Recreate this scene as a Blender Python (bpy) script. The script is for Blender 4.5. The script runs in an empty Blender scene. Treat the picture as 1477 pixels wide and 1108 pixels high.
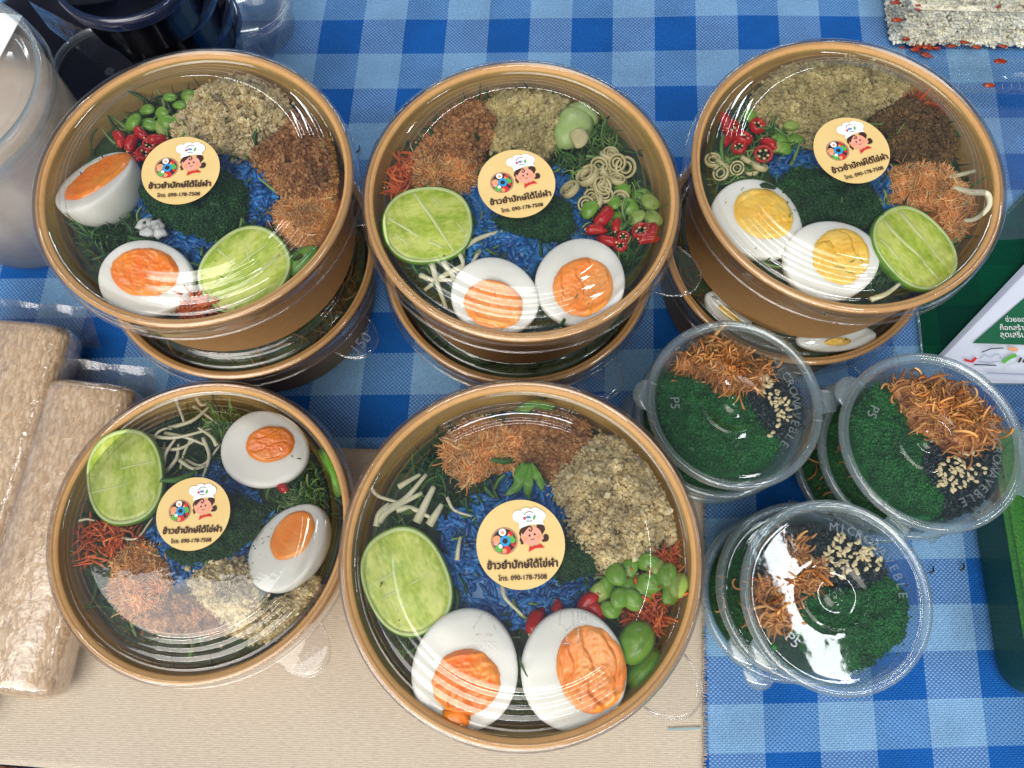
import bpy, math, random
import numpy as np
from mathutils import Vector, Matrix, noise
rnd = random.Random(7); nr = np.random.default_rng(11)
SC = bpy.context.scene; COL = SC.collection
PI = math.pi
# ------------------------------------------------------------------ camera
PW, PH, FPX, CAMH, PITCH, ROLL = 1477, 1108, 1116.5, .45287, .30439, .02779
cp_, sp_ = math.cos(PITCH), math.sin(PITCH); cr_, sr_ = math.cos(ROLL), math.sin(ROLL)
FWD = np.array([0, sp_, -cp_]); UP0 = np.array([0, cp_, sp_]); RT0 = np.array([1., 0, 0])
RT = cr_*RT0 + sr_*UP0; UP = -sr_*RT0 + cr_*UP0
cam = bpy.data.objects.new('camera', bpy.data.cameras.new('camera')); COL.objects.link(cam)
cam.matrix_world = Matrix(((RT[0], UP[0], -FWD[0], 0), (RT[1], UP[1], -FWD[1], 0), (RT[2], UP[2], -FWD[2], CAMH), (0, 0, 0, 1)))
cam.data.sensor_width = 36; cam.data.lens = 36*FPX/PW; cam.data.clip_start = .01; cam.data.clip_end = 50
SC.camera = cam
# ------------------------------------------------------------------ light
SUN_EL, SUN_AZ = 58, 205          # degrees; azimuth clockwise from +y
world = bpy.data.worlds.new('World'); SC.world = world; world.use_nodes = True
wn = world.node_tree.nodes; sky = wn.new('ShaderNodeTexSky'); sky.sky_type = 'NISHITA'; sky.sun_disc = False
sky.sun_elevation = math.radians(SUN_EL); sky.sun_rotation = math.radians(SUN_AZ); sky.air_density = 1; sky.dust_density = 4
world.node_tree.links.new(sky.outputs[0], wn['Background'].inputs[0]); wn['Background'].inputs[1].default_value = .068
sun = bpy.data.objects.new('sun', bpy.data.lights.new('sun', 'SUN')); COL.objects.link(sun)
sun.data.energy = 1.4; sun.data.angle = math.radians(45); sun.data.color = (1, .95, .87)
ce, se, az = math.cos(math.radians(SUN_EL)), math.sin(math.radians(SUN_EL)), math.radians(SUN_AZ)
sun.rotation_euler = Vector((math.sin(az)*ce, math.cos(az)*ce, se)).to_track_quat('Z', 'Y').to_euler()
def lamp(name, loc, target, sx, sy, radiance, col=(1, 1, 1), yaw=0):
    o = bpy.data.objects.new(name, bpy.data.lights.new(name, 'AREA')); COL.objects.link(o); o.location = loc
    o.data.shape = 'RECTANGLE'; o.data.size = sx; o.data.size_y = sy; o.data.energy = radiance*PI*sx*sy; o.data.color = col
    z = (Vector(loc)-Vector(target)).normalized(); x = Vector((0, 1, 0)).cross(z) if abs(z.z) > .9 else Vector((0, 0, 1)).cross(z); x.normalize(); x = Matrix.Rotation(yaw, 3, z) @ x; y = z.cross(x)
    o.rotation_euler = Matrix((x, y, z)).transposed().to_euler(); return o
lamp('front_highlight_strip', (0, -1.5, 1.25), (0, .1, 0), 2.6, .15, 22, (1, .97, .92))  # unseen strip light, added for bright lines on the lid rings and frontal light
lamp('right_lamp', (.855, .05, 2.0), (.855, .05, 0), .085, .74, 22, (.93, .97, 1), .38)
lamp('left_lamp', (-.95, -.25, 2.0), (-.95, -.25, 0), .8, .75, 2.8, (.97, .98, 1))
lamp('back_highlight_strip', (-.2, 2.4, 1.6), (0, .1, 0), 2.2, .11, 26, (.92, .97, 1))  # added strip behind the stacks, out of view, to streak the lid rings
SC.view_settings.view_transform = 'Standard'; SC.view_settings.look = 'None'; SC.view_settings.gamma = 1
SC.view_settings.exposure = 0.03; SC.view_settings.use_curve_mapping = False
SC.render.engine = 'CYCLES'
SC.cycles.max_bounces = 10; SC.cycles.transparent_max_bounces = 40; SC.cycles.transmission_bounces = 6
SC.cycles.caustics_reflective = False; SC.cycles.caustics_refractive = False; SC.cycles.use_denoising = True
SC.cycles.sample_clamp_indirect = 4

# ------------------------------------------------------------------ helpers
def at(px, py, z):
    d = FWD + RT*((px-PW/2)/FPX) - UP*((py-PH/2)/FPX)
    t = (z-CAMH)/d[2]
    return np.array([d[0]*t, d[1]*t, z])
def mpp(px, py, z): return float(np.linalg.norm(at(px+1, py, z)-at(px, py, z)))
def tag(o, label=None, cat=None, group=None, kind=None):
    if label: o['label'] = label
    if cat: o['category'] = cat
    if group: o['group'] = group
    if kind: o['kind'] = kind
    return o
def empty(name, loc, label, cat, group=None):
    o = bpy.data.objects.new(name, None); COL.objects.link(o); o.location = loc; o.empty_display_size = .01
    return tag(o, label, cat, group)
class MB:
    def __init__(s): s.v = []; s.f = []; s.m = []; s.n = 0
    def add(s, v, f, m=0):
        v = np.asarray(v, float).reshape(-1, 3)
        s.v.append(v); s.f += [[i+s.n for i in q] for q in f]; s.m += [m]*len(f); s.n += len(v); return s
    def build(s, name, mats, parent=None, loc=None, smooth=True, uv=None):
        if not isinstance(mats, (list, tuple)): mats = [mats]
        me = bpy.data.meshes.new(name); me.from_pydata(np.concatenate(s.v).tolist(), [], s.f); 
        for m in mats: me.materials.append(m)
        me.polygons.foreach_set('material_index', s.m); me.polygons.foreach_set('use_smooth', [smooth]*len(s.f)); me.update()
        return link(name, me, parent, loc)
def link(name, me, parent=None, loc=None):
    o = bpy.data.objects.new(name, me); COL.objects.link(o)
    if parent: o.parent = parent
    if loc is not None: o.location = loc
    return o
def lathe(prof, n=96, close=False):
    """profile list of (r, z) revolved round z; r==0 ends are pinched"""
    v = []; f = []
    for r, z in prof:
        for k in range(n):
            a = 2*PI*k/n; v.append((r*math.cos(a), r*math.sin(a), z))
    m = len(prof)
    for i in range(m-1 if not close else m):
        j = (i+1) % m
        for k in range(n):
            k2 = (k+1) % n; f.append([i*n+k, i*n+k2, j*n+k2, j*n+k])
    return v, f
def tube(pts, r0, r1=None, n=7, caps=True):
    pts = [np.asarray(p, float) for p in pts]; m = len(pts); v = []; f = []
    r1 = r0 if r1 is None else r1
    for i, p in enumerate(pts):
        t = pts[min(i+1, m-1)]-pts[max(i-1, 0)]; t = t/(np.linalg.norm(t)+1e-12)
        a = np.cross(t, [0, 0, 1.]); 
        if np.linalg.norm(a) < 1e-4: a = np.array([1., 0, 0])
        a /= np.linalg.norm(a); b = np.cross(t, a); r = r0+(r1-r0)*i/(m-1)
        for k in range(n):
            q = 2*PI*k/n; v.append(p+r*(math.cos(q)*a+math.sin(q)*b))
    for i in range(m-1):
        for k in range(n): f.append([i*n+k, i*n+(k+1) % n, (i+1)*n+(k+1) % n, (i+1)*n+k])
    if caps: f.append(list(range(n-1, -1, -1))); f.append([(m-1)*n+k for k in range(n)])
    return v, f
def bez(pts, n=10):
    """smooth curve through points (Catmull-Rom)"""
    P = [np.asarray(p, float) for p in pts]; P = [2*P[0]-P[1]]+P+[2*P[-1]-P[-2]]; out = []
    for i in range(1, len(P)-2):
        for k in range(n):
            t = k/n
            out.append(.5*((2*P[i])+(-P[i-1]+P[i+1])*t+(2*P[i-1]-5*P[i]+4*P[i+1]-P[i+2])*t*t+(-P[i-1]+3*P[i]-3*P[i+1]+P[i+2])*t**3))
    out.append(P[-2]); return out
def ico(sub):
    import bmesh
    bm = bmesh.new(); bmesh.ops.create_icosphere(bm, subdivisions=sub, radius=1)
    v = np.array([x.co[:] for x in bm.verts]); f = np.array([[q.index for q in p.verts] for p in bm.faces]); bm.free(); return v, f
ICO1, ICO2, ICO3 = ico(1), ico(2), ico(3)
def rotmats(n, tilt=PI):
    """random rotations; tilt limits how far local z leaves world z"""
    a = nr.uniform(0, 2*PI, n); b = nr.uniform(-tilt, tilt, n); c = nr.uniform(0, 2*PI, n)
    z = np.zeros(n); o = np.ones(n)
    def RZ(t): return np.stack([np.stack([np.cos(t), -np.sin(t), z], -1), np.stack([np.sin(t), np.cos(t), z], -1), np.stack([z, z, o], -1)], 1)
    RX = np.stack([np.stack([o, z, z], -1), np.stack([z, np.cos(b), -np.sin(b)], -1), np.stack([z, np.sin(b), np.cos(b)], -1)], 1)
    return RZ(a) @ RX @ RZ(c)
def scatter_arrays(temps, pos, size, tilt=PI, R=None):
    """copies of template meshes (v, f) at pos with size (n,3); returns V, F"""
    n = len(pos); R = rotmats(n, tilt) if R is None else R; which = nr.integers(0, len(temps), n); VV = []; FF = []; off = 0
    for k, (tv, tf) in enumerate(temps):
        ix = np.where(which == k)[0]
        if not len(ix): continue
        v = np.einsum('nij,nkj->nki', R[ix], tv[None]*size[ix][:, None, :])+pos[ix][:, None, :]
        f = tf[None]+(off+np.arange(len(ix))*len(tv))[:, None, None]
        VV.append(v.reshape(-1, 3)); FF.append(f.reshape(-1, tf.shape[1])); off += len(ix)*len(tv)
    return np.concatenate(VV), np.concatenate(FF)
def mesh_np(name, parts, mats, smooth=True):
    """parts: list of (V, F(n,k)) with the same k per part; one material per part or shared"""
    V = np.concatenate([p[0] for p in parts]); me = bpy.data.meshes.new(name)
    me.vertices.add(len(V)); me.vertices.foreach_set('co', V.astype(np.float32).ravel())
    loops = []; tot = []; mi = []; off = 0
    for i, (v, f) in enumerate(parts):
        loops.append((f+off).ravel()); tot.append(np.full(len(f), f.shape[1])); mi.append(np.full(len(f), min(i, len(mats)-1))); off += len(v)
    loops = np.concatenate(loops).astype(np.int32); tot = np.concatenate(tot).astype(np.int32)
    me.loops.add(len(loops)); me.loops.foreach_set('vertex_index', loops)
    me.polygons.add(len(tot)); st = np.concatenate([[0], np.cumsum(tot)[:-1]]).astype(np.int32)
    me.polygons.foreach_set('loop_start', st); me.polygons.foreach_set('loop_total', tot)
    for m in mats: me.materials.append(m)
    me.polygons.foreach_set('material_index', np.concatenate(mi).astype(np.int32))
    me.polygons.foreach_set('use_smooth', np.full(len(tot), smooth)); me.update(calc_edges=True); me.validate()
    return me
def jitter(t, amp, seed):
    v, f = t; r = np.random.default_rng(seed); d = r.normal(0, amp, len(v)); return v*(1+d)[:, None], f

# ------------------------------------------------------------------ materials
def newmat(name):
    m = bpy.data.materials.new(name); m.use_nodes = True; nt = m.node_tree; return m, nt, nt.nodes['Principled BSDF']
def ramp(nt, cols):
    r = nt.nodes.new('ShaderNodeValToRGB'); e = r.color_ramp.elements
    for i, c in enumerate(cols):
        p = i/(len(cols)-1) if len(cols) > 1 else 0
        x = e[i] if i < 2 else e.new(p)
        x.position = p; x.color = (*c, 1)
    if len(cols) > 2:
        e[0].position = 0
    return r
def pm(name, cols, rough=.5, scale=60, bump=0, bscale=200, island=False, sss=0, sssr=(.004, .002, .001), spec=.5, coat=0, trans=0, detail=4, bdist=.001):
    m, nt, b = newmat(name); L = nt.links.new; patch = False
    if len(cols) == 1: b.inputs['Base Color'].default_value = (*cols[0], 1)
    else:
        if island:
            g = nt.nodes.new('ShaderNodeNewGeometry'); src = g.outputs['Random Per Island']; patch = True
        else:
            tc = nt.nodes.new('ShaderNodeTexCoord'); n = nt.nodes.new('ShaderNodeTexNoise'); n.inputs['Scale'].default_value = scale; n.inputs['Detail'].default_value = detail
            L(tc.outputs['Object'], n.inputs['Vector']); mr = nt.nodes.new('ShaderNodeMapRange'); mr.inputs[1].default_value = .3; mr.inputs[2].default_value = .7
            L(n.outputs['Fac'], mr.inputs[0]); src = mr.outputs[0]
        r = nt.nodes.new('ShaderNodeValToRGB'); e = r.color_ramp.elements; k = len(cols)
        e[0].position = 0; e[0].color = (*cols[0], 1); e[1].position = 1; e[1].color = (*cols[-1], 1)
        for i in range(1, k-1): x = e.new(i/(k-1)); x.color = (*cols[i], 1)
        L(src, r.inputs[0]); fin = r.outputs[0]
        if patch:
            tc = nt.nodes.new('ShaderNodeTexCoord'); n = nt.nodes.new('ShaderNodeTexNoise'); n.inputs['Scale'].default_value = 95; n.inputs['Detail'].default_value = 3; L(tc.outputs['Object'], n.inputs['Vector'])
            mr = nt.nodes.new('ShaderNodeMapRange'); mr.inputs[1].default_value = .32; mr.inputs[2].default_value = .68; mr.inputs[3].default_value = .62; mr.inputs[4].default_value = 1.22; L(n.outputs['Fac'], mr.inputs[0])
            mx = nt.nodes.new('ShaderNodeMix'); mx.data_type = 'RGBA'; mx.blend_type = 'MULTIPLY'; mx.inputs[0].default_value = 1; L(fin, mx.inputs[6]); L(mr.outputs[0], mx.inputs[7]); fin = mx.outputs[2]
        L(fin, b.inputs['Base Color'])
    b.inputs['Roughness'].default_value = rough; b.inputs['Specular IOR Level'].default_value = spec
    b.inputs['Subsurface Weight'].default_value = sss; b.inputs['Subsurface Radius'].default_value = sssr; b.inputs['Subsurface Scale'].default_value = 1
    b.inputs['Coat Weight'].default_value = coat; b.inputs['Coat Roughness'].default_value = .1
    if bump:
        tc = nt.nodes.new('ShaderNodeTexCoord'); n = nt.nodes.new('ShaderNodeTexNoise'); n.inputs['Scale'].default_value = bscale; n.inputs['Detail'].default_value = 4
        bp = nt.nodes.new('ShaderNodeBump'); bp.inputs['Strength'].default_value = bump; bp.inputs['Distance'].default_value = bdist
        L(tc.outputs['Object'], n.inputs['Vector']); L(n.outputs['Fac'], bp.inputs['Height']); L(bp.outputs[0], b.inputs['Normal'])
    return m
def plastic(name, tint=(1, 1, 1), milk=0.0, milkcol=(.8, .85, .88), rough=.04, refl=1.0, bump=.15, bscale=60, cap=.25):
    """thin clear sheet: see-through, a little milky, mirror by angle"""
    m = bpy.data.materials.new(name); m.use_nodes = True; nt = m.node_tree; nt.nodes.clear(); L = nt.links.new; N = nt.nodes.new
    out = N('ShaderNodeOutputMaterial'); tr = N('ShaderNodeBsdfTransparent'); tr.inputs[0].default_value = (*tint, 1)
    gl = N('ShaderNodeBsdfGlossy'); gl.inputs['Roughness'].default_value = rough; gl.inputs[0].default_value = (1, 1, 1, 1)
    base = tr
    if milk:
        df = N('ShaderNodeBsdfDiffuse'); df.inputs[0].default_value = (*milkcol, 1); tl = N('ShaderNodeBsdfTranslucent'); tl.inputs[0].default_value = (*milkcol, 1)
        a = N('ShaderNodeMixShader'); a.inputs[0].default_value = .5; L(df.outputs[0], a.inputs[1]); L(tl.outputs[0], a.inputs[2])
        b = N('ShaderNodeMixShader'); b.inputs[0].default_value = milk; L(tr.outputs[0], b.inputs[1]); L(a.outputs[0], b.inputs[2]); base = b
    fr = N('ShaderNodeFresnel'); fr.inputs[0].default_value = 1.5
    mu = N('ShaderNodeMath'); mu.operation = 'MULTIPLY'; mu.inputs[1].default_value = refl; L(fr.outputs[0], mu.inputs[0]); mn = N('ShaderNodeMath'); mn.operation = 'MINIMUM'; mn.inputs[1].default_value = cap; L(mu.outputs[0], mn.inputs[0]); mu = mn
    mx = N('ShaderNodeMixShader'); L(mu.outputs[0], mx.inputs[0]); L(base.outputs[0], mx.inputs[1]); L(gl.outputs[0], mx.inputs[2]); L(mx.outputs[0], out.inputs[0])
    if bump:
        tc = N('ShaderNodeTexCoord'); n = N('ShaderNodeTexNoise'); n.inputs['Scale'].default_value = bscale; n.inputs['Detail'].default_value = 3
        bp = N('ShaderNodeBump'); bp.inputs['Strength'].default_value = bump; bp.inputs['Distance'].default_value = .001
        L(tc.outputs['Object'], n.inputs['Vector']); L(n.outputs['Fac'], bp.inputs['Height']); L(bp.outputs[0], gl.inputs['Normal']); L(bp.outputs[0], fr.inputs['Normal'])
    return m
M = {}
M['kraft'] = pm('kraft_paper', [(.52, .285, .10), (.58, .325, .125)], .6, 300, .12, 900, coat=0, detail=6)
M['kraft_in'] = pm('kraft_paper_inside', [(.52, .34, .10), (.58, .39, .13)], .6, 300, .12, 900, coat=0, detail=6)
M['lid'] = plastic('clear_lid_plastic', (.985, .985, .975), .010, (.9, .9, .9), .03, 1.9, .10, 70, cap=.55)
M['emboss'] = plastic('embossed_plastic', (.97, .97, .97), .16, (.9, .9, .9), .10, 1.2, 0)
M['white'] = pm('egg_white', [(.80, .82, .75), (.88, .88, .82)], .3, 45, .06, 120, sss=.6, sssr=(.008, .007, .006))
M['yolk_o'] = pm('yolk_orange', [(.88, .17, .004), (.93, .25, .010), (.95, .34, .035)], .3, 55, .3, 350, coat=.3, sss=.25, sssr=(.003, .001, .0005), bdist=.0008)
M['yolk_p'] = pm('yolk_peach', [(.90, .23, .018), (.94, .32, .05), (.95, .42, .12)], .35, 55, .3, 350, coat=.2, sss=.25, sssr=(.003, .001, .0005), bdist=.0008)
M['yolk_y'] = pm('yolk_yellow', [(.80, .42, .03), (.86, .55, .07), (.85, .62, .16)], .45, 70, .35, 350, sss=.1, sssr=(.003, .002, .0005), bdist=.0008)
M['rice_b'] = pm('blue_rice', [(.005, .07, .28), (.012, .14, .43), (.04, .25, .60)], .35, island=True, spec=.5)
M['wolf'] = pm('green_granules', [(.005, .042, .007), (.010, .075, .012), (.022, .115, .022)], .5, island=True, spec=.4)
M['wolf_c'] = pm('bright_green_granules', [(.004, .065, .010), (.009, .115, .017), (.018, .175, .03)], .5, island=True, spec=.4)
M['beige'] = pm('beige_crumb', [(.48, .36, .16), (.68, .56, .30), (.82, .72, .45)], .7, island=True, spec=.2)
M['beige_g'] = pm('beige_green_crumb', [(.40, .33, .13), (.54, .45, .21), (.64, .55, .28)], .7, island=True, spec=.2)
M['brown'] = pm('brown_crumb', [(.24, .095, .03), (.40, .19, .065), (.56, .31, .13)], .65, island=True, spec=.25)
M['brown_d'] = pm('olive_brown_crumb', [(.10, .06, .018), (.17, .10, .03), (.24, .15, .05)], .65, island=True, spec=.25)
M['orange'] = pm('orange_floss', [(.78, .28, .06), (.88, .48, .17), (.90, .66, .34)], .6, island=True, spec=.25)
M['carrot'] = pm('carrot', [(.62, .085, .012), (.72, .14, .02), (.75, .20, .04)], .4, island=True, sss=.1)
M['shred'] = pm('dark_green_shreds', [(.010, .055, .008), (.025, .10, .016), (.07, .19, .035)], .45, island=True)
M['shred_l'] = pm('light_green_shreds', [(.06, .19, .03), (.14, .30, .06), (.30, .42, .14)], .45, island=True)
M['bed'] = pm('dark_leaf_bed', [(.010, .03, .007), (.03, .075, .018), (.07, .11, .03)], .6, 120, .4, 300)
M['sprout'] = pm('bean_sprout', [(.58, .57, .34), (.72, .70, .52)], .3, 90, sss=.3, sssr=(.003, .003, .002))
M['bean'] = pm('bean_green', [(.13, .30, .025), (.20, .40, .045)], .25, 150, .05, 300, sss=.25, sssr=(.002, .003, .001))
M['bean_y'] = pm('bean_pale', [(.25, .38, .06), (.34, .46, .11)], .3, 150, .05, 300, sss=.25, sssr=(.002, .003, .001))
M['chili'] = pm('chili_red', [(.40, .007, .005), (.54, .016, .008)], .2, 150)
M['chili_s'] = pm('chili_seed', [(.75, .60, .30)], .5)
M['lemon'] = pm('lemongrass', [(.52, .46, .22), (.62, .56, .32)], .45, 200, sss=.2, sssr=(.002, .002, .001))
M['cuc'] = pm('cucumber_flesh', [(.35, .50, .16), (.46, .60, .25)], .3, 100, sss=.3)
M['leaf_b'] = pm('lettuce', [(.08, .26, .02), (.16, .38, .04)], .4, 120, .2, 200)
M['rind'] = pm('lime_rind', [(.10, .26, .015), (.16, .34, .025)], .3, 80, .25, 600, spec=.5)
M['shallot'] = pm('fried_shallot', [(.36, .11, .025), (.58, .24, .06), (.72, .38, .13)], .4, island=True, sss=.1)
M['seaweed'] = pm('black_seaweed', [(.006, .014, .016), (.010, .024, .026)], .4, 200)
M['sesame'] = pm('sesame', [(.62, .50, .26), (.74, .64, .40)], .45, 80)
M['bsesame'] = pm('black_sesame', [(.012, .014, .012)], .4)
M['cup'] = plastic('cup_plastic', (.94, .965, .97), .05, (.55, .68, .75), .12, 1.2, .05)
M['cup_rim'] = plastic('cup_rim_plastic', (.93, .965, .975), .20, (.70, .88, .92), .10, 2.0, .05, cap=.4)
M['cup_lid'] = plastic('cup_lid_panel', (.95, .965, .97), .03, (.55, .72, .78), .035, 1.1, .10, 50)
M['cup_text'] = plastic('cup_lettering', (.9, .93, .95), .38, (.75, .85, .88), .15, 1.6, 0)
M['st_y'] = pm('sticker_cream', [(.72, .52, .20), (.76, .56, .235)], .45, 80)
M['st_br'] = pm('sticker_ink_brown', [(.045, .014, .008)], .5)
M['st_w'] = pm('sticker_ink_white', [(.85, .86, .87)], .5)
M['st_pk'] = pm('sticker_ink_pink', [(.80, .36, .25)], .5)
M['st_rd'] = pm('sticker_ink_red', [(.60, .02, .02)], .5)
M['st_bl'] = pm('sticker_ink_blue', [(.02, .30, .62)], .5)
M['st_gn'] = pm('sticker_ink_green', [(.10, .40, .06)], .5)
M['st_or'] = pm('sticker_ink_orange', [(.80, .32, .14)], .5)
M['st_dk'] = pm('sticker_ink_black', [(.02, .015, .015)], .5)
M['st_kr'] = pm('sticker_ink_kraft', [(.42, .22, .12)], .5)
M['film'] = plastic('clear_film', (.97, .97, .975), .035, (.8, .85, .9), .05, 1.6, .9, 120, cap=.3)
M['grain'] = pm('rice_grain', [(.50, .345, .21), (.57, .405, .255), (.64, .47, .31)], .35, island=True, coat=.3)
M['ricebody'] = None
M['tubwall'] = plastic('tub_plastic', (.97, .975, .98), .09, (.85, .88, .90), .12, 1.6, .05)
M['tubfill'] = pm('pale_powder', [(.54, .44, .34), (.64, .54, .43)], .8, 60, .2, 300)
M['paper'] = pm('white_paper', [(.56, .61, .72), (.62, .67, .78)], .6, 30)
M['panel_g'] = pm('leaflet_green', [(.008, .10, .045), (.012, .13, .06)], .4, 40)
M['sauce'] = pm('dark_sauce', [(.004, .003, .006), (.01, .008, .012)], .12, 40)
M['dtub'] = plastic('dark_tub_plastic', (.12, .13, .22), .04, (.04, .07, .2), .1, .7, .05)
M['gfilm'] = plastic('green_film', (.14, .62, .42), .10, (.02, .30, .17), .12, .8, .3, 40)
M['whiterice'] = pm('white_rice', [(.82, .75, .55), (.90, .85, .70)], .45, island=True, sss=.2)
M['redsauce'] = pm('red_sauce', [(.26, .018, .005), (.40, .06, .012)], .2, 120)
M['wolfblock'] = pm('packed_green_granules', [(.010, .085, .006), (.022, .14, .012), (.04, .19, .02)], .55, 700, .6, 900)
M['box'] = plastic('clear_box_plastic', (.96, .975, .975), .015, (.7, .8, .8), .06, .8, .1, cap=.07)

def rice_mass_mat():
    m, nt, b = newmat('rice_mass'); L = nt.links.new; N = nt.nodes.new; tc = N('ShaderNodeTexCoord'); cols = []; dist = []
    wn_ = N('ShaderNodeTexNoise'); wn_.inputs['Scale'].default_value = 160; L(tc.outputs['Object'], wn_.inputs['Vector'])
    for k, rot in enumerate((.35, -.6, 1.2)):
        mp = N('ShaderNodeMapping'); mp.inputs['Rotation'].default_value = (0, 0, rot+.1); mp.inputs['Scale'].default_value = (520, 175, 420); L(tc.outputs['Object'], mp.inputs[0])
        ad = N('ShaderNodeVectorMath'); ad.operation = 'MULTIPLY_ADD'; ad.inputs[1].default_value = (.7, .7, .7); L(wn_.outputs['Color'], ad.inputs[0]); L(mp.outputs[0], ad.inputs[2])
        vo = N('ShaderNodeTexVoronoi'); vo.inputs['Scale'].default_value = 1; L(ad.outputs[0], vo.inputs['Vector']); sp = N('ShaderNodeSeparateColor'); L(vo.outputs['Color'], sp.inputs[0]); cols.append(sp.outputs[0]); dist.append(vo.outputs['Distance'])
    def blend(fac_scale, off, x, y):
        n = N('ShaderNodeTexNoise'); n.inputs['Scale'].default_value = fac_scale; mp = N('ShaderNodeMapping'); mp.inputs['Location'].default_value = (off, off, 0); L(tc.outputs['Object'], mp.inputs[0]); L(mp.outputs[0], n.inputs['Vector'])
        g = N('ShaderNodeMath'); g.operation = 'GREATER_THAN'; g.inputs[1].default_value = .5; L(n.outputs['Fac'], g.inputs[0]); out = []
        for p, q in zip(x, y):
            mx = N('ShaderNodeMix'); L(g.outputs[0], mx.inputs[0]); L(p, mx.inputs[2]); L(q, mx.inputs[3]); out.append(mx.outputs[0])
        return out
    c1 = blend(170, 0, (cols[0], dist[0]), (cols[1], dist[1])); c2 = blend(150, 3, c1, (cols[2], dist[2]))
    r = N('ShaderNodeValToRGB'); e = r.color_ramp.elements; e[0].color = (.56, .37, .20, 1); e[1].color = (.77, .58, .38, 1); x = e.new(.5); x.color = (.66, .47, .28, 1); L(c2[0], r.inputs[0])
    dk = N('ShaderNodeMapRange'); dk.inputs[1].default_value = .45; dk.inputs[2].default_value = .85; dk.inputs[3].default_value = 1.0; dk.inputs[4].default_value = .72; L(c2[1], dk.inputs[0])
    mx = N('ShaderNodeMix'); mx.data_type = 'RGBA'; mx.blend_type = 'MULTIPLY'; mx.inputs[0].default_value = 1; L(r.outputs[0], mx.inputs[6]); L(dk.outputs[0], mx.inputs[7]); L(mx.outputs[2], b.inputs['Base Color'])
    b.inputs['Roughness'].default_value = .4; b.inputs['Coat Weight'].default_value = .35; b.inputs['Coat Roughness'].default_value = .15
    iv = N('ShaderNodeMath'); iv.operation = 'SUBTRACT'; iv.inputs[0].default_value = 1; L(c2[1], iv.inputs[1]); bp = N('ShaderNodeBump'); bp.inputs['Strength'].default_value = .6; bp.inputs['Distance'].default_value = .0009; L(iv.outputs[0], bp.inputs['Height']); L(bp.outputs[0], b.inputs['Normal']); return m
M['ricebody'] = rice_mass_mat()
# ------------------------------------------------------------------ writing
def text_mesh(s, size):
    c = bpy.data.curves.new('text', 'FONT'); c.body = s; c.size = size; c.align_x = 'CENTER'; c.align_y = 'CENTER'; c.resolution_u = 3
    o = bpy.data.objects.new('text', c); COL.objects.link(o); dg = bpy.context.evaluated_depsgraph_get(); dg.update()
    me = bpy.data.meshes.new_from_object(o.evaluated_get(dg)); v = np.array([x.co[:] for x in me.vertices]).reshape(-1, 3); f = [list(p.vertices) for p in me.polygons]
    bpy.data.objects.remove(o); bpy.data.curves.remove(c); bpy.data.meshes.remove(me)
    return v, f
def fit_text(s, w=None, h=None):
    v, f = text_mesh(s, 1.0)
    lo, hi = v.min(0), v.max(0); v = v-(lo+hi)/2
    k = w/(hi[0]-lo[0]) if w else h/(hi[1]-lo[1])
    v = v*k
    return v, f
def bold(v, f, e, z=0):
    """text with heavier strokes: the outline laid several times, a hair apart"""
    V = []; F = []
    for i, (dx, dy) in enumerate(((0, 0), (e, 0), (-e, 0), (0, e), (0, -e))):
        F += [[q+len(v)*i for q in p] for p in f]; V.append(v+np.array([dx, dy, z+i*2e-6]))
    return np.concatenate(V), F
def solid(v, f, h):
    """flat text to a raised block: top face and side walls"""
    n = len(v); V = np.concatenate([v+np.array([0, 0, h]), v]); F = [list(p) for p in f]; cnt = {}
    for p in f:
        for a, b in zip(p, p[1:]+p[:1]): cnt[(a, b)] = 1
    for (a, b) in cnt:
        if (b, a) not in cnt: F.append([b, a, a+n, b+n])
    return V, F
def disc(cx, cy, r, z, n=28, sx=1, sy=1, rot=0):
    v = [(cx, cy, z)]
    for k in range(n):
        a = 2*PI*k/n; x, y = r*sx*math.cos(a), r*sy*math.sin(a); v.append((cx+x*math.cos(rot)-y*math.sin(rot), cy+x*math.sin(rot)+y*math.cos(rot), z))
    return v, [[0, 1+k, 1+(k+1) % n] for k in range(n)]
def flatpoly(pts, z): return [(x, y, z) for x, y in pts], [list(range(len(pts)))]
def ribbon(pts, w, z):
    P = [np.array(p, float) for p in pts]; v = []; f = []
    for i, p in enumerate(P):
        t = P[min(i+1, len(P)-1)]-P[max(i-1, 0)]; t /= np.linalg.norm(t)+1e-9; n = np.array([-t[1], t[0]])*w/2
        v += [(*(p+n), z), (*(p-n), z)]
    for i in range(len(P)-1): f.append([2*i, 2*i+2, 2*i+3, 2*i+1])
    return v, f
STICK_MATS = [M[k] for k in ('st_y', 'st_br', 'st_w', 'st_pk', 'st_rd', 'st_bl', 'st_gn', 'st_or', 'st_dk', 'st_kr')]
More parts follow.
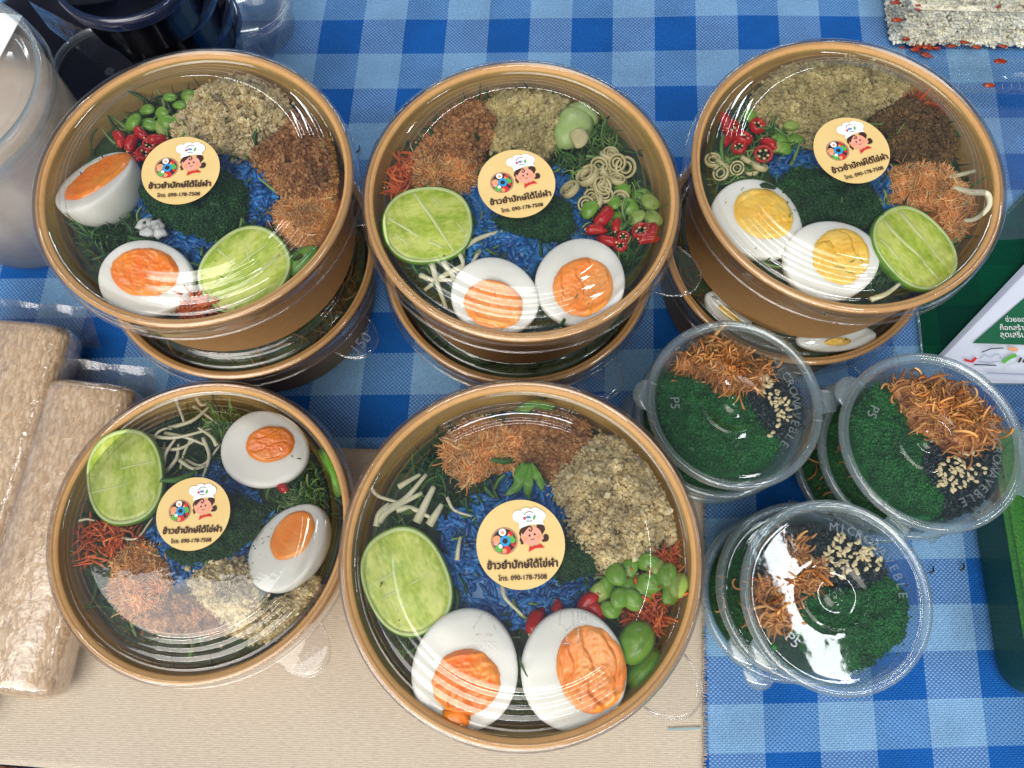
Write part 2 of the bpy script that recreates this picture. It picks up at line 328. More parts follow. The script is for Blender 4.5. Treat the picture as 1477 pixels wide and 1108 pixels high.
def make_sticker_mesh():
    b = MB(); S = .018/388
    def q(x, y): return ((x-561)*S, (580-y)*S)
    Z = [0.00012]
    def nz(): Z[0] += 1.2e-5; return Z[0]
    v, f = lathe([(.018, 0), (.018, .00012), (.0001, .00012)], 72); b.add(v, f, 0); b.add(*disc(0, 0, .0002, .00012), 0)
    def D(x, y, r, m, **k): b.add(*disc(*q(x, y), r*S, nz(), **k), m)
    def P(pts, m): b.add(*flatpoly([q(*p) for p in pts], nz()), m)
    # printed bowl
    D(418, 553, 120, 9); D(418, 553, 102, 8)
    for x, y, r, m in ((352, 545, 36, 7), (345, 575, 22, 3), (372, 618, 34, 6), (385, 600, 18, 2), (440, 630, 36, 4), (420, 640, 20, 7), (488, 548, 28, 6), (478, 520, 20, 6), (470, 492, 22, 4), (455, 505, 12, 7), (495, 585, 16, 4)): D(x, y, r, m, n=14)
    D(425, 555, 47, 5); D(425, 555, 24, 8); D(400, 480, 32, 2); D(402, 484, 15, 7)
    # cook: hair, face, hat, scarf
    P([(555, 455), (545, 490), (560, 520), (550, 550), (570, 575), (590, 540), (590, 450)], 1)
    P([(700, 415), (740, 405), (770, 425), (775, 455), (760, 480), (740, 510), (725, 540), (700, 470)], 1)
    D(782, 525, 30, 1, sx=.85, sy=1.1); D(762, 545, 16, 1); D(574, 572, 12, 1)
    D(655, 508, 92, 3, sx=1.0, sy=.9); D(745, 525, 17, 3)
    P([(565, 440), (600, 425), (640, 425), (600, 470), (580, 500), (566, 480)], 1)
    b.add(*ribbon([q(*p) for p in ((625, 425), (650, 432), (662, 450), (650, 470), (634, 464), (640, 450))], 12*S, nz()), 1)
    D(638, 507, 9, 8, sy=1.2); D(683, 495, 9, 8, sy=1.2); D(603, 535, 16, 7); D(715, 515, 16, 7)
    b.add(*ribbon([q(*p) for p in ((648, 535), (664, 544), (682, 534))], 5*S, nz()), 1)
    P([(630, 650), (638, 600), (668, 606), (700, 592), (735, 578), (770, 612), (720, 612), (684, 618), (660, 632)], 4); D(680, 605, 13, 4)
    D(540, 340, 52, 2); D(610, 318, 56, 2); D(690, 312, 52, 2); D(728, 335, 52, 2); D(560, 365, 40, 2); P([(520, 370), (740, 340), (765, 412), (700, 405), (640, 412), (545, 450), (548, 400)], 2)
    b.add(*ribbon([q(*p) for p in ((588, 330), (612, 303), (640, 296), (666, 306))], 6*S, nz()), 8)
    D(628, 350, 26, 5, sy=.35); D(628, 338, 20, 9, sy=.25); D(680, 348, 20, 6, sx=.55, sy=1.2, rot=-.3); D(594, 358, 13, 4); b.add(*ribbon([q(*p) for p in ((608, 382), (665, 380))], 6*S, nz()), 8)
    # writing
    v, f = fit_text('ข้าวยำปักษ์ใต้ไข่ผำ', w=610*S); c = q(576, 748); R = Matrix.Rotation(.05, 3, 'Z')
    v = v@np.array(R).T; v, f = bold(v, f, 3.6*S); b.add(v+np.array([*c, nz()]), f, 1)
    v, f = fit_text('โทร. 090-178-7508', w=418*S); c = q(578, 862)
    v = v@np.array(R).T; v, f = bold(v, f, 1.8*S); b.add(v+np.array([*c, nz()]), f, 1)
    o = b.build('sticker', STICK_MATS, smooth=False); me = o.data; bpy.data.objects.remove(o); return me
STICKER = make_sticker_mesh()

# ------------------------------------------------------------------ setting
def cloth_mat():
    m, nt, b = newmat('checked_cloth'); L = nt.links.new; N = nt.nodes.new
    uv = N('ShaderNodeUVMap'); uv.uv_map = 'UVMap'; sp = N('ShaderNodeSeparateXYZ'); L(uv.outputs[0], sp.inputs[0])
    def math_(op, a, c=None, clamp=False):
        n = N('ShaderNodeMath'); n.operation = op; n.use_clamp = clamp
        for i, x in enumerate((a, c)):
            if x is None: continue
            if isinstance(x, (int, float)): n.inputs[i].default_value = x
            else: L(x, n.inputs[i])
        return n.outputs[0]
    u, v = sp.outputs[0], sp.outputs[1]; T = 46.0
    wu = math_('LESS_THAN', math_('FRACT', u), .505); wv = math_('LESS_THAN', math_('FRACT', v), .5)     # white warp / white weft
    tu, tv = math_('MULTIPLY', u, T), math_('MULTIPLY', v, T*.92)
    par = math_('MODULO', math_('ADD', math_('FLOOR', tu), math_('FLOOR', tv)), 2.0)
    par = math_('GREATER_THAN', math_('ABSOLUTE', par), .5)
    hu = math_('ABSOLUTE', math_('SINE', math_('MULTIPLY', tu, PI))); hv = math_('ABSOLUTE', math_('SINE', math_('MULTIPLY', tv, PI)))
    nz = N('ShaderNodeTexNoise'); nz.inputs['Scale'].default_value = 900; tc = N('ShaderNodeTexCoord'); L(tc.outputs['Object'], nz.inputs['Vector'])
    big = N('ShaderNodeTexNoise'); big.inputs['Scale'].default_value = 25; L(tc.outputs['Object'], big.inputs['Vector'])
    def mix(fac, a, c, t='MIX'):
        n = N('ShaderNodeMix'); n.data_type = 'RGBA'; n.blend_type = t
        if isinstance(fac, (int, float)): n.inputs[0].default_value = fac
        else: L(fac, n.inputs[0])
        for i, x in ((6, a), (7, c)):
            if isinstance(x, tuple): n.inputs[i].default_value = (*x, 1)
            else: L(x, n.inputs[i])
        return n.outputs[2]
    BL, WH = (.006, .125, .45), (.22, .42, .68)
    warp = mix(wu, BL, WH); weft = mix(wv, (.003, .085, .38), (.19, .38, .63)); col = mix(par, warp, weft)
    soft = mix(.5, warp, weft); col = mix(.45, col, soft)
    g = math_('ADD', math_('MULTIPLY', nz.outputs['Fac'], .5), math_('MULTIPLY', big.outputs['Fac'], .5)); mr = N('ShaderNodeMapRange'); mr.inputs[1].default_value = .35; mr.inputs[2].default_value = .65; mr.inputs[3].default_value = .75; mr.inputs[4].default_value = 1.15; L(g, mr.inputs[0])
    col = mix(1.0, col, mr.outputs[0], 'MULTIPLY'); L(col, b.inputs['Base Color']); b.inputs['Roughness'].default_value = .85; b.inputs['Specular IOR Level'].default_value = .25
    h = math_('ADD', math_('MULTIPLY', hu, par), math_('MULTIPLY', hv, math_('SUBTRACT', 1.0, par)))
    bp = N('ShaderNodeBump'); bp.inputs['Strength'].default_value = .55; bp.inputs['Distance'].default_value = .0006; L(h, bp.inputs['Height']); L(bp.outputs[0], b.inputs['Normal'])
    return m
def cloth():
    xs = np.linspace(-.62, .62, 200); ys = np.linspace(-.16, .95, 180); X, Y = np.meshgrid(xs, ys)
    Z = np.zeros_like(X); U = np.zeros_like(X); V = np.zeros_like(X)
    for i in range(X.shape[0]):
        for j in range(X.shape[1]):
            x, y = X[i, j], Y[i, j]; n1 = noise.noise(Vector((x*6, y*6, 0))); n2 = noise.noise(Vector((x*5+9, y*5, 3))); n3 = noise.noise(Vector((x*14, y*14, 7)))
            Z[i, j] = -.0012+.0012*n1+.0005*n3+(.0022*max(0, y-.26)/.2)*noise.noise(Vector((x*9+y*5, y*26, 4)))
            u = x-.03*y+.0016*n1; v = y-.045*x+.0016*n2
            s = (v-.164)/.054; k = s-.0113*s*s+.000256*s**3
            U[i, j] = (u+.0066)/.0598; V[i, j] = 50-k
    nx, ny = len(xs), len(ys); F = [(i*nx+j, i*nx+j+1, (i+1)*nx+j+1, (i+1)*nx+j) for i in range(ny-1) for j in range(nx-1)]
    me = bpy.data.meshes.new('tablecloth'); me.from_pydata(np.stack([X, Y, Z], -1).reshape(-1, 3).tolist(), [], F)
    uvl = me.uv_layers.new(name='UVMap'); idx = np.empty(len(me.loops), int); me.loops.foreach_get('vertex_index', idx)
    uvl.data.foreach_set('uv', np.stack([U.ravel()[idx]+50, V.ravel()[idx]], -1).ravel()); me.materials.append(cloth_mat())
    me.polygons.foreach_set('use_smooth', [True]*len(F)); me.update()
    tag(link('tablecloth', me), 'blue and white checked woven cloth spread under all the bowls and cups', 'tablecloth')
cloth()
tb = MB()
tb.add([(-3, -3, -.02), (3, -3, -.02), (3, 3, -.02), (-3, 3, -.02)], [[0, 1, 2, 3]])
tag(tb.build('table', pm('table_wood', [(.16, .09, .05), (.24, .14, .08)], .6, 20), smooth=False), kind='structure')
def weave_mat(name, c1, c2, su, sv, bump=.5):
    m, nt, b = newmat(name); L = nt.links.new; N = nt.nodes.new
    tc = N('ShaderNodeTexCoord'); w1 = N('ShaderNodeTexWave'); w1.inputs['Scale'].default_value = su; w1.bands_direction = 'X'; w1.inputs['Distortion'].default_value = 1.6; w1.inputs['Detail'].default_value = 2; w1.inputs['Detail Scale'].default_value = 3
    w2 = N('ShaderNodeTexWave'); w2.inputs['Scale'].default_value = sv; w2.bands_direction = 'Y'; w2.inputs['Distortion'].default_value = 2.0; w2.inputs['Detail'].default_value = 2; w2.inputs['Detail Scale'].default_value = 3
    mp = N('ShaderNodeMapping'); mp.inputs['Scale'].default_value = (260, 1800, 1); L(tc.outputs['Object'], mp.inputs[0]); nz = N('ShaderNodeTexNoise'); nz.inputs['Scale'].default_value = 1; nz.inputs['Detail'].default_value = 5; L(mp.outputs[0], nz.inputs['Vector'])
    for w in (w1, w2): L(tc.outputs['Object'], w.inputs['Vector'])
    mu = N('ShaderNodeMath'); mu.operation = 'MULTIPLY'; L(w1.outputs['Fac'], mu.inputs[0]); L(w2.outputs['Fac'], mu.inputs[1])
    ad = N('ShaderNodeMath'); ad.operation = 'MULTIPLY_ADD'; ad.inputs[1].default_value = .5; L(mu.outputs[0], ad.inputs[0]); L(nz.outputs['Fac'], ad.inputs[2])
    mr = N('ShaderNodeMapRange'); mr.inputs[1].default_value = .3; mr.inputs[2].default_value = 1.0; L(ad.outputs[0], mr.inputs[0])
    mx = N('ShaderNodeMix'); mx.data_type = 'RGBA'; mx.inputs[6].default_value = (*c1, 1); mx.inputs[7].default_value = (*c2, 1); L(mr.outputs[0], mx.inputs[0]); L(mx.outputs[2], b.inputs['Base Color'])
    b.inputs['Roughness'].default_value = .9; b.inputs['Specular IOR Level'].default_value = .15
    bp = N('ShaderNodeBump'); bp.inputs['Strength'].default_value = bump; bp.inputs['Distance'].default_value = .0005; L(mu.outputs[0], bp.inputs['Height']); L(bp.outputs[0], b.inputs['Normal'])
    return m
def canvas():
    # corners on the table: top edge, right selvedge, bottom edge sloping
    A, B_, C_, D_ = (-.42, .101), (.1145, .0975), (.1065, -.0925), (-.42, -.0690)
    nx, ny = 120, 50; v = []; f = []
    for i in range(ny+1):
        for j in range(nx+1):
            s, t = j/nx, i/ny
            x = (A[0]*(1-s)+B_[0]*s)*(1-t)+(D_[0]*(1-s)+C_[0]*s)*t; y = (A[1]*(1-s)+B_[1]*s)*(1-t)+(D_[1]*(1-s)+C_[1]*s)*t
            if j == nx: x += .0012*noise.noise(Vector((0, y*160, 0)))
            v.append((x, y, .0016+.0006*noise.noise(Vector((x*12, y*12, 1)))))
    for i in range(ny):
        for j in range(nx): f.append([i*(nx+1)+j, (i+1)*(nx+1)+j, (i+1)*(nx+1)+j+1, i*(nx+1)+j+1])
    b = MB(); b.add(v, f)
    o = b.build('canvas_mat', weave_mat('cream_canvas', (.43, .365, .28), (.72, .645, .53), 360, 300, .45)); tag(o, 'cream canvas mat lying over the checked cloth under the two front bowls', 'mat')
    md = o.modifiers.new('Solidify', 'SOLIDIFY'); md.thickness = .0008; md.offset = -1
    # frayed selvedge threads: part of the mat
    t = MB()
    for k in range(230):
        y = -.095+.192*k/230; x = .1065+(.1145-.1065)*(y+.096)/.1935+.0012*noise.noise(Vector((0, y*160, 0)))
        a = np.array([x-.001, y, .0022]); L_ = rnd.uniform(.0006, .0022)
        t.add(*tube([a, a+np.array([L_*.6+.001, rnd.uniform(-.0005, .0005), .0001]), a+np.array([L_+.001, rnd.uniform(-.001, .001), -.0004])], .00022, .00012, 5))
    t.build('frayed_edge', pm('cream_thread', [(.50, .40, .28), (.62, .52, .40)], .9, island=True), o)
    s = MB(); s.add(*ribbon([(.0885, -.0500), (.0935, -.0497), (.1065, -.0490)], .0010, .0026))
    s.build('stitch_mark', pm('teal_thread', [(.26, .40, .42)], .8), o)
canvas()
def wicker():
    b = MB(); random.seed(3)
    for r in range(6):
        for k in range(46):
            x = -.40+k*.0062+(r % 2)*.0031; y = -.0725-.0055*r-.042*(x+.42); pts = [(x-.0034, y, -.0005), (x-.0015, y+.0006, .0012), (x+.0015, y+.0006, .0012), (x+.0034, y, -.0005)]
            b.add(*tube(pts, .0019, .0019, 7))
    o = b.build('wicker_tray', pm('wicker', [(.10, .035, .015), (.24, .10, .04), (.38, .20, .09)], .5, island=True)); tag(o, 'brown woven wicker edge peeking out below the cream mat', 'tray')
wicker()

# ------------------------------------------------------------------ bowls
BOWL_PROF = [(.0, .0035), (.0615, .0035), (.0618, 0), (.0648, 0), (.0655, .001), (.0722, .0555), (.0738, .0560), (.0750, .0572), (.0752, .0584), (.0745, .0596), (.0732, .0600), (.0718, .0596), (.0710, .0585)]
BOWL_IN = [(.0710, .0585), (.0706, .055), (.0640, .0045), (.0, .0045)]
def bowl_mesh(h):
    b = MB(); k = h/.06
    b.add(*lathe([(r, z*k) for r, z in BOWL_PROF], 128), 0); b.add(*lathe([(r, z*k) for r, z in BOWL_IN], 128), 1)
    return b
LID_PROF = [(.0772, -.0105), (.0768, -.0100), (.0762, -.0030), (.0766, -.0020), (.0760, .0004), (.0745, .0013), (.0732, .0011), (.0722, -.0010), (.0705, -.0030), (.0690, -.0034), (.0675, -.0030), (.0664, -.0008), (.0652, .0012), (.0640, .0018), (.0627, .0018), (.0617, .0026), (.0609, .0042), (.0598, .0048), (.0585, .0049), (.0577, .0056), (.0570, .0070), (.0560, .0076), (.0549, .0077), (.0541, .0083), (.0532, .0088), (.0520, .0090), (.0512, .0090)]
LID_PROF += [(r, .0090-.0002*(1-r/.0515)) for r in (.045, .035, .025, .015, .006, .0002)]
def make_lid(bowl, h, tab_ang, sticker=None, marks=0, text150=True):
    b = MB(); b.add(*lathe(LID_PROF, 144))
    # rounded pull tab at the skirt
    hide = tab_ang is None; tab_ang = tab_ang or 0
    pts = []; n = 26
    ca, sa = math.cos(tab_ang), math.sin(tab_ang)
    edge = []
    for i in range(n+1):
        t = -1+2*i/n; w = .0135*t; out = .0165*(max(0, 1-abs(t)**2.6))**.75*(1 if abs(t) < .97 else .6)
        edge.append((math.sqrt(max(.0772**2-w*w, 0)), w, .0772+out if abs(t) < 1 else .0772))
    v = []; f = []
    for r0, w, r1 in edge:
        for q in (r0-.0004, r0+.35*(r1-r0), r0+.8*(r1-r0), r1):
            v.append((q*ca-w*sa, q*sa+w*ca, -.0100-.0006*math.sin(min(1, max(0, (q-r0)/.0165))*PI)))
        v.append((r1*ca-w*sa, r1*sa+w*ca, -.0112))
    for i in range(n):
        for k in range(4): f.append([i*5+k, i*5+k+1, (i+1)*5+k+1, (i+1)*5+k])
    if not hide: b.add(v, f); b.add(*tube([v[i*5+3] for i in range(n+1)], .00045, None, 6))
    b.add(*lathe([(.0772+.0005*math.cos(q), -.0105+.0005*math.sin(q)) for q in np.linspace(0, 2*PI, 8)], 144))
    o = b.build('lid', M['lid'], bowl, (0, 0, h))
    if text150:
        v, f = fit_text('150', w=.0115); v, f = solid(v, f, .0007); R = np.array(Matrix.Rotation(tab_ang+PI/2, 3, 'Z')); v = v@R.T+np.array([.0855*ca, .0855*sa, -.0103])
        e = MB(); e.add(v, f); e.build('embossed_number', M['emboss'], o, smooth=False)
    if marks:
        e = MB()
        v, f = fit_text('OPS', w=.010); v, f = solid(v, f, .0003); e.add(v+np.array([marks[0], marks[1], .0090]), f)
        for k in range(3):
            a0 = PI/2+k*2*PI/3; p = [(.0046*math.cos(a0+q), .0046*math.sin(a0+q)) for q in (.25, 2*PI/3-.25)]
            e.add(*tube([(marks[0]+p[0][0], marks[1]+.0075+p[0][1], .0091), (marks[0]+p[1][0], marks[1]+.0075+p[1][1], .0091)], .0004, None, 5))
        e.build('recycling_mark', M['emboss'], o); e = MB()
        gx, gy = marks[2], marks[3]
        for pts in ([(-.004, .006), (-.0042, .001), (-.0015, -.001), (.001, .001), (.0008, .006)], [(-.0015, -.001), (-.0015, -.006)], [(-.0035, -.006), (.0005, -.006)], [(.003, .006), (.003, -.006)], [(.0045, .006), (.0045, .001)], [(.006, .006), (.006, .001)]):
            e.add(*tube([(gx+x, gy+y, .0091) for x, y in pts], .00035, None, 5))
        e.build('glass_and_fork_mark', M['emboss'], o)
    if sticker is not None:
        s = link('sticker', STICKER, o, (sticker[0], sticker[1], .0092)); s.rotation_euler.z = sticker[2]
    return o
def world_ang(px, py, z, c):
    p = at(px, py, z); return math.atan2(p[1]-c[1], p[0]-c[0])
BOWLS = {  # key: centre, rim z, sticker px, sticker tilt, tab px, label
 'UL': ((-.1539, .1993), .129, (261, 246), .03, (523, 290), 'kraft paper salad bowl stacked back left, clear lid, egg tipped on its side beside beans'),
 'UM': ((.0023, .1974), .129, (745, 265), .16, (977, 395), 'kraft paper salad bowl stacked back middle, lemongrass rings and two orange yolked eggs inside'),
 'UR': ((.1591, .2159), .129, (1228, 217), .27, None, 'kraft paper salad bowl stacked back right, with two yellow yolked hard eggs under its lid'),
 'BL': ((-.1542, .0447), .060, (279, 741), .02, (440, 937), 'kraft paper salad bowl standing alone front left on the cream mat, not stacked'),
 'BM': ((.0060, .0297), .1245, (751, 785), .02, (968, 990), 'largest looking kraft paper salad bowl, front middle, carrots and bright green beans inside'),
}
BOWL_OBJ = {}
for k, (c, zr, spx, srot, tpx, lab) in BOWLS.items():
    r = empty('salad_bowl', (c[0], c[1], zr-.06), lab, 'bowl', 'lidded salad bowls')
    bowl_mesh(.06).build('bowl_body', [M['kraft'], M['kraft_in']], r)
    sp = at(*spx, zr+.009)-np.array([c[0], c[1], 0])
    ta = world_ang(*tpx, zr-.01, c) if tpx else None
    mk = 0
    if k == 'BL':
        a, g = at(213, 862, zr+.009), at(318, 850, zr+.009); mk = (a[0]-c[0], a[1]-c[1], g[0]-c[0], g[1]-c[1])
    if k == 'BM':
        a, g = at(698, 932, zr+.009), at(823, 905, zr+.009); mk = (a[0]-c[0], a[1]-c[1], g[0]-c[0], g[1]-c[1])
    make_lid(r, .06, ta, (sp[0], sp[1], srot), mk, k in ('BL',))
    BOWL_OBJ[k] = r
LOWER = {'UL': ((-.1540, .1974), .060, (500, 478), 'lower salad bowl under the back left bowl, mostly hidden, lid tab marked 150'),
         'UM': ((.0018, .1984), .060, (868, 545), 'lower salad bowl under the back middle bowl, only its front rim showing'),
         'UR': ((.1590, .2146), .060, (1263, 517), 'lower salad bowl under the back right bowl, egg slice visible inside its rim'),
         'BM': ((.0060, .0300), .0555, (955, 960), 'lower salad bowl hidden beneath the front middle bowl')}
for k, (c, zr, tpx, lab) in LOWER.items():
    if k == 'BM':
        r = empty('salad_bowl', (c[0], c[1], .003), lab, 'bowl', 'lidded salad bowls'); bowl_mesh(.0525).build('bowl_body', [M['kraft'], M['kraft_in']], r); make_lid(r, .0525, 1.2, None, 0, False); continue
    r = empty('salad_bowl', (c[0], c[1], 0), lab, 'bowl', 'lidded salad bowls')
    bowl_mesh(.06).build('bowl_body', [M['kraft'], M['kraft_in']], r)
    make_lid(r, .06, world_ang(*tpx, .05, c), None, 0, k != 'UM')

# ------------------------------------------------------------------ loose food
def poly_world(pts, z, ox=0, oy=0, s=1): return np.array([at(ox+x*s, oy+y*s, z)[:2] for x, y in pts])
def inside(P, X):
    x, y = X[:, 0], X[:, 1]; r = np.zeros(len(X), bool); n = len(P)
    for i in range(n):
        a, b = P[i], P[(i+1) % n]; c = ((a[1] > y) != (b[1] > y)) & (x < (b[0]-a[0])*(y-a[1])/(b[1]-a[1]+1e-15)+a[0]); r ^= c
    return r
def edge_dist(P, X):
    d = np.full(len(X), 9.)
    for i in range(len(P)):
        a, b = P[i], P[(i+1) % len(P)]; ab = b-a; t = np.clip(((X-a)@ab)/(ab@ab+1e-15), 0, 1); d = np.minimum(d, np.linalg.norm(X-a-t[:, None]*ab, axis=1))
    return d
def sample_poly(P, n):
    lo, hi = P.min(0), P.max(0); out = []
    tot = 0
    while tot < n:
        X = lo+(hi-lo)*nr.random((n*2, 2)); X = X[inside(P, X)]; out.append(X); tot += len(X)
        if len(X) == 0: break
    return np.concatenate(out)[:n]
def rough_poly(P, amp=.0012):
    """wobble an outline so that its edges are not straight"""
    out = []
    for i in range(len(P)):
        a, b = P[i], P[(i+1) % len(P)]; m = max(2, int(np.linalg.norm(b-a)/.002))
        for k in range(m):
            p = a+(b-a)*k/m; out.append(p+amp*np.array([noise.noise(Vector((p[0]*300, p[1]*300, 1))), noise.noise(Vector((p[0]*300, p[1]*300, 5)))]))
    return np.array(out)
def hfun(P, X, h, d0, seed, na=.35):
    d = edge_dist(P, X); n = np.array([noise.fractal(Vector((x*180, y*180, seed)), 1.0, 2.0, 3) for x, y in X])
    return h*(1-np.exp(-d/d0))*(1+na*n)
def base_sheet(P, z, h, d0, seed, na=.35, depth=.010, g=.0016):
    lo, hi = P.min(0)-g, P.max(0)+g; xs = np.arange(lo[0], hi[0], g); ys = np.arange(lo[1], hi[1], g); X, Y = np.meshgrid(xs, ys)
    Q = np.stack([X.ravel(), Y.ravel()], -1); ins = inside(P, Q); dc = np.linalg.norm(Q[:, None, :]-np.array([b[0] for b in BOWLS.values()])[None], axis=2).min(1); ins &= (dc < .0665) | (dc > .0785); hh = hfun(P, Q, h, d0, seed, na)
    Z = np.where(ins, z+hh-.0006, z-depth); V = np.concatenate([Q, Z[:, None]], 1); nx = len(xs); F = []
    I = ins.reshape(X.shape)
    for i in range(len(ys)-1):
        for j in range(nx-1):
            if I[i, j] or I[i+1, j] or I[i, j+1] or I[i+1, j+1]: F.append((i*nx+j, i*nx+j+1, (i+1)*nx+j+1, (i+1)*nx+j))
    used = np.unique(np.array(F).ravel()); mp = -np.ones(len(V), int); mp[used] = np.arange(len(used))
    return V[used], mp[np.array(F)]
CRUMBS = [jitter(ICO1, .28, s) for s in range(6)]
GRAN = [jitter(ICO1, .12, s) for s in range(3)]
GRAIN = [(ICO2[0], ICO2[1])]
def strip_t(n=5, curl=1.0, w=.5, seed=0, th=.35):
    """curved flat shred of unit length"""
    r = random.Random(seed); v = []; f = []; a = r.uniform(-curl, curl); b2 = r.uniform(-curl, curl); p = np.zeros(3); d = np.array([1., 0, 0])
    for i in range(n+1):
        ww = w*(1-.5*abs(2*i/n-1)**3); s = np.array([-d[1], d[0], 0]); t = np.array([0, 0, 1.])*ww*th
        v += [p+s*ww*.5, p+t, p-s*ww*.5, p-t]
        ang = a/n; c_, s_ = math.cos(ang), math.sin(ang); d = np.array([d[0]*c_-d[1]*s_, d[0]*s_+d[1]*c_, d[2]+b2/n]); d /= np.linalg.norm(d); p = p+d/n
    for i in range(n):
        for k in range(4): f.append((i*4+k, i*4+(k+1) % 4, (i+1)*4+(k+1) % 4, (i+1)*4+k))
    v = np.array(v); v -= v.mean(0); return v, np.array(f)
FIBRE = [strip_t(4, 1.8, .13, s) for s in range(6)]
SHRED = [strip_t(6, 2.4, .10, s+20) for s in range(6)]
CURL = [strip_t(12, 7.0, .11, s+40, .40) for s in range(8)]
def keep(X, hh, R):
    """only what lies inside the nearest bowl"""
    cs = np.array([b[0] for b in BOWLS.values()]); X = X.copy()
    for c in cs:
        d = np.linalg.norm(X-c, axis=1); bad = (d > R) & (d < .0785); k = R*(1-.12*nr.random(len(X)))/np.maximum(d, 1e-6); X[bad] = c+(X[bad]-c)*k[bad][:, None]
    return X, hh
def mound(name, label, mat, px, z, kind, n, size, h=.004, d0=.006, ox=0, oy=0, s=1, cat='food', group=None, amp=.0014, base=True, basemat=None, grow=1.06):
    P = poly_world(px, z, ox, oy, s); P = P.mean(0)+(P-P.mean(0))*grow; P = rough_poly(P, amp); X = sample_poly(P, n); seed = rnd.uniform(0, 50); na = {'crumb': .85, 'gran': .75}.get(kind, .4); hh = hfun(P, X, h, d0, seed, na)
    sd = size if kind in ('crumb', 'gran') else .0006; st = nr.random(len(X)) < .06; X = X+nr.normal(0, 1, X.shape)*np.where(st, .0032, sd)[:, None]; hh = np.where(st, hh*.8, hh)
    X, hh = keep(X, hh, {'shred': .0605, 'fibre': .0645}.get(kind, .0665)); n = len(X)
    pos = np.concatenate([X, (z+hh)[:, None]], 1); parts = []
    k = np.exp(nr.normal(0, .30, (n, 1)))
    if kind == 'crumb':
        k = np.clip(np.exp(nr.normal(0, .5, (n, 1))), .4, 2.4); sz = size*k*nr.uniform(.7, 1.3, (n, 3)); pos[:, 2] += nr.normal(0, size*.5, n); parts.append(scatter_arrays(CRUMBS, pos, sz))
    elif kind == 'gran': sz = size*k*np.ones((1, 3)); pos[:, 2] += nr.normal(0, size*.4, n); parts.append(scatter_arrays(GRAN, pos, sz))
    elif kind == 'grain': sz = k**.4*np.array([[size, size*.30, size*.27]]); pos[:, 2] += nr.normal(0, size*.12, n); parts.append(scatter_arrays(GRAIN, pos, sz, R=lay(n, .35)))
    elif kind in ('fibre', 'shred', 'curl'):
        T = {'fibre': FIBRE, 'shred': SHRED, 'curl': CURL}[kind]; pos[:, 2] += nr.normal(0, size*.10, n); parts.append(scatter_arrays(T, pos, size*k*np.ones((1, 3)), R=lay(n, {'curl': .8, 'shred': .16}.get(kind, .5))))
    mats = [mat]
    if base: parts.append(base_sheet(P, z, h, d0, seed, na)); mats = [mat, basemat or mat]
    me = mesh_np(name, parts, mats)
    if kind == 'crumb': me.polygons.foreach_set('use_smooth', np.zeros(len(me.polygons), bool))
    return tag(link(name, me), label, cat, group, 'stuff')
def lay(n, tilt):
    """rotations for pieces lying roughly flat: turn about z, then tilt a little"""
    a = nr.uniform(0, 2*PI, n); b = nr.normal(0, tilt, n); c = nr.normal(0, tilt, n); z = np.zeros(n); o = np.ones(n)
    RZ = np.stack([np.stack([np.cos(a), -np.sin(a), z], -1), np.stack([np.sin(a), np.cos(a), z], -1), np.stack([z, z, o], -1)], 1)
    RX = np.stack([np.stack([o, z, z], -1), np.stack([z, np.cos(b), -np.sin(b)], -1), np.stack([z, np.sin(b), np.cos(b)], -1)], 1)
    RY = np.stack([np.stack([np.cos(c), z, np.sin(c)], -1), np.stack([z, o, z], -1), np.stack([-np.sin(c), z, np.cos(c)], -1)], 1)
    return RZ @ RY @ RX
# dark bed of shredded leaves filling each bowl below the toppings
def bed(key, c, z, lab, mat2, n=420, R=.0665):
    a = nr.uniform(0, 2*PI, n); r = R*np.sqrt(nr.random(n))*.97; pos = np.stack([c[0]+r*np.cos(a), c[1]+r*np.sin(a), z+.002+nr.uniform(0, .003, n)], -1)
    p1 = scatter_arrays(SHRED, pos, .016*np.exp(nr.normal(0, .3, (n, 1)))*np.ones((1, 3)), R=lay(n, .3))
    if n == 420:
        m2 = 130; a = nr.uniform(0, 2*PI, m2); r = R*np.sqrt(nr.random(m2))*.9; p2 = scatter_arrays(SHRED, np.stack([c[0]+r*np.cos(a), c[1]+r*np.sin(a), z+.0045+nr.uniform(0, .001, m2)], -1), .017*np.exp(nr.normal(0, .3, (m2, 1)))*np.ones((1, 3)), R=lay(m2, .12))
    else: p2 = None
    v, f = lathe([(R, z), (R*.6, z+.002), (R*.3, z+.003), (.0005, z+.003)], 48); v = np.array(v)+np.array([c[0], c[1], 0])
    me = mesh_np('shredded_leaves', [p1]+([p2] if p2 else [])+[(v, np.array(f))], [mat2]+([M['shred_l']] if p2 else [])+[M['bed']]); tag(link('shredded_leaves', me), lab, 'greens', None, 'stuff')
for k, nm in (('UL', 'back left'), ('UM', 'back middle'), ('UR', 'back right'), ('BL', 'front left'), ('BM', 'front middle')):
    bed(k, BOWLS[k][0], BOWLS[k][1]-.0165, 'dark shredded leaves lining the bottom of the %s bowl' % nm, M['shred'])
for k, nm in (('UL', 'back left'), ('UM', 'back middle'), ('UR', 'back right')):
    bed(k, LOWER[k][0], LOWER[k][1]-.014, 'dark mixed toppings in the lower bowl of the %s stack' % nm, M['brown_d'] if k != 'UM' else M['shred'], 500, .067)

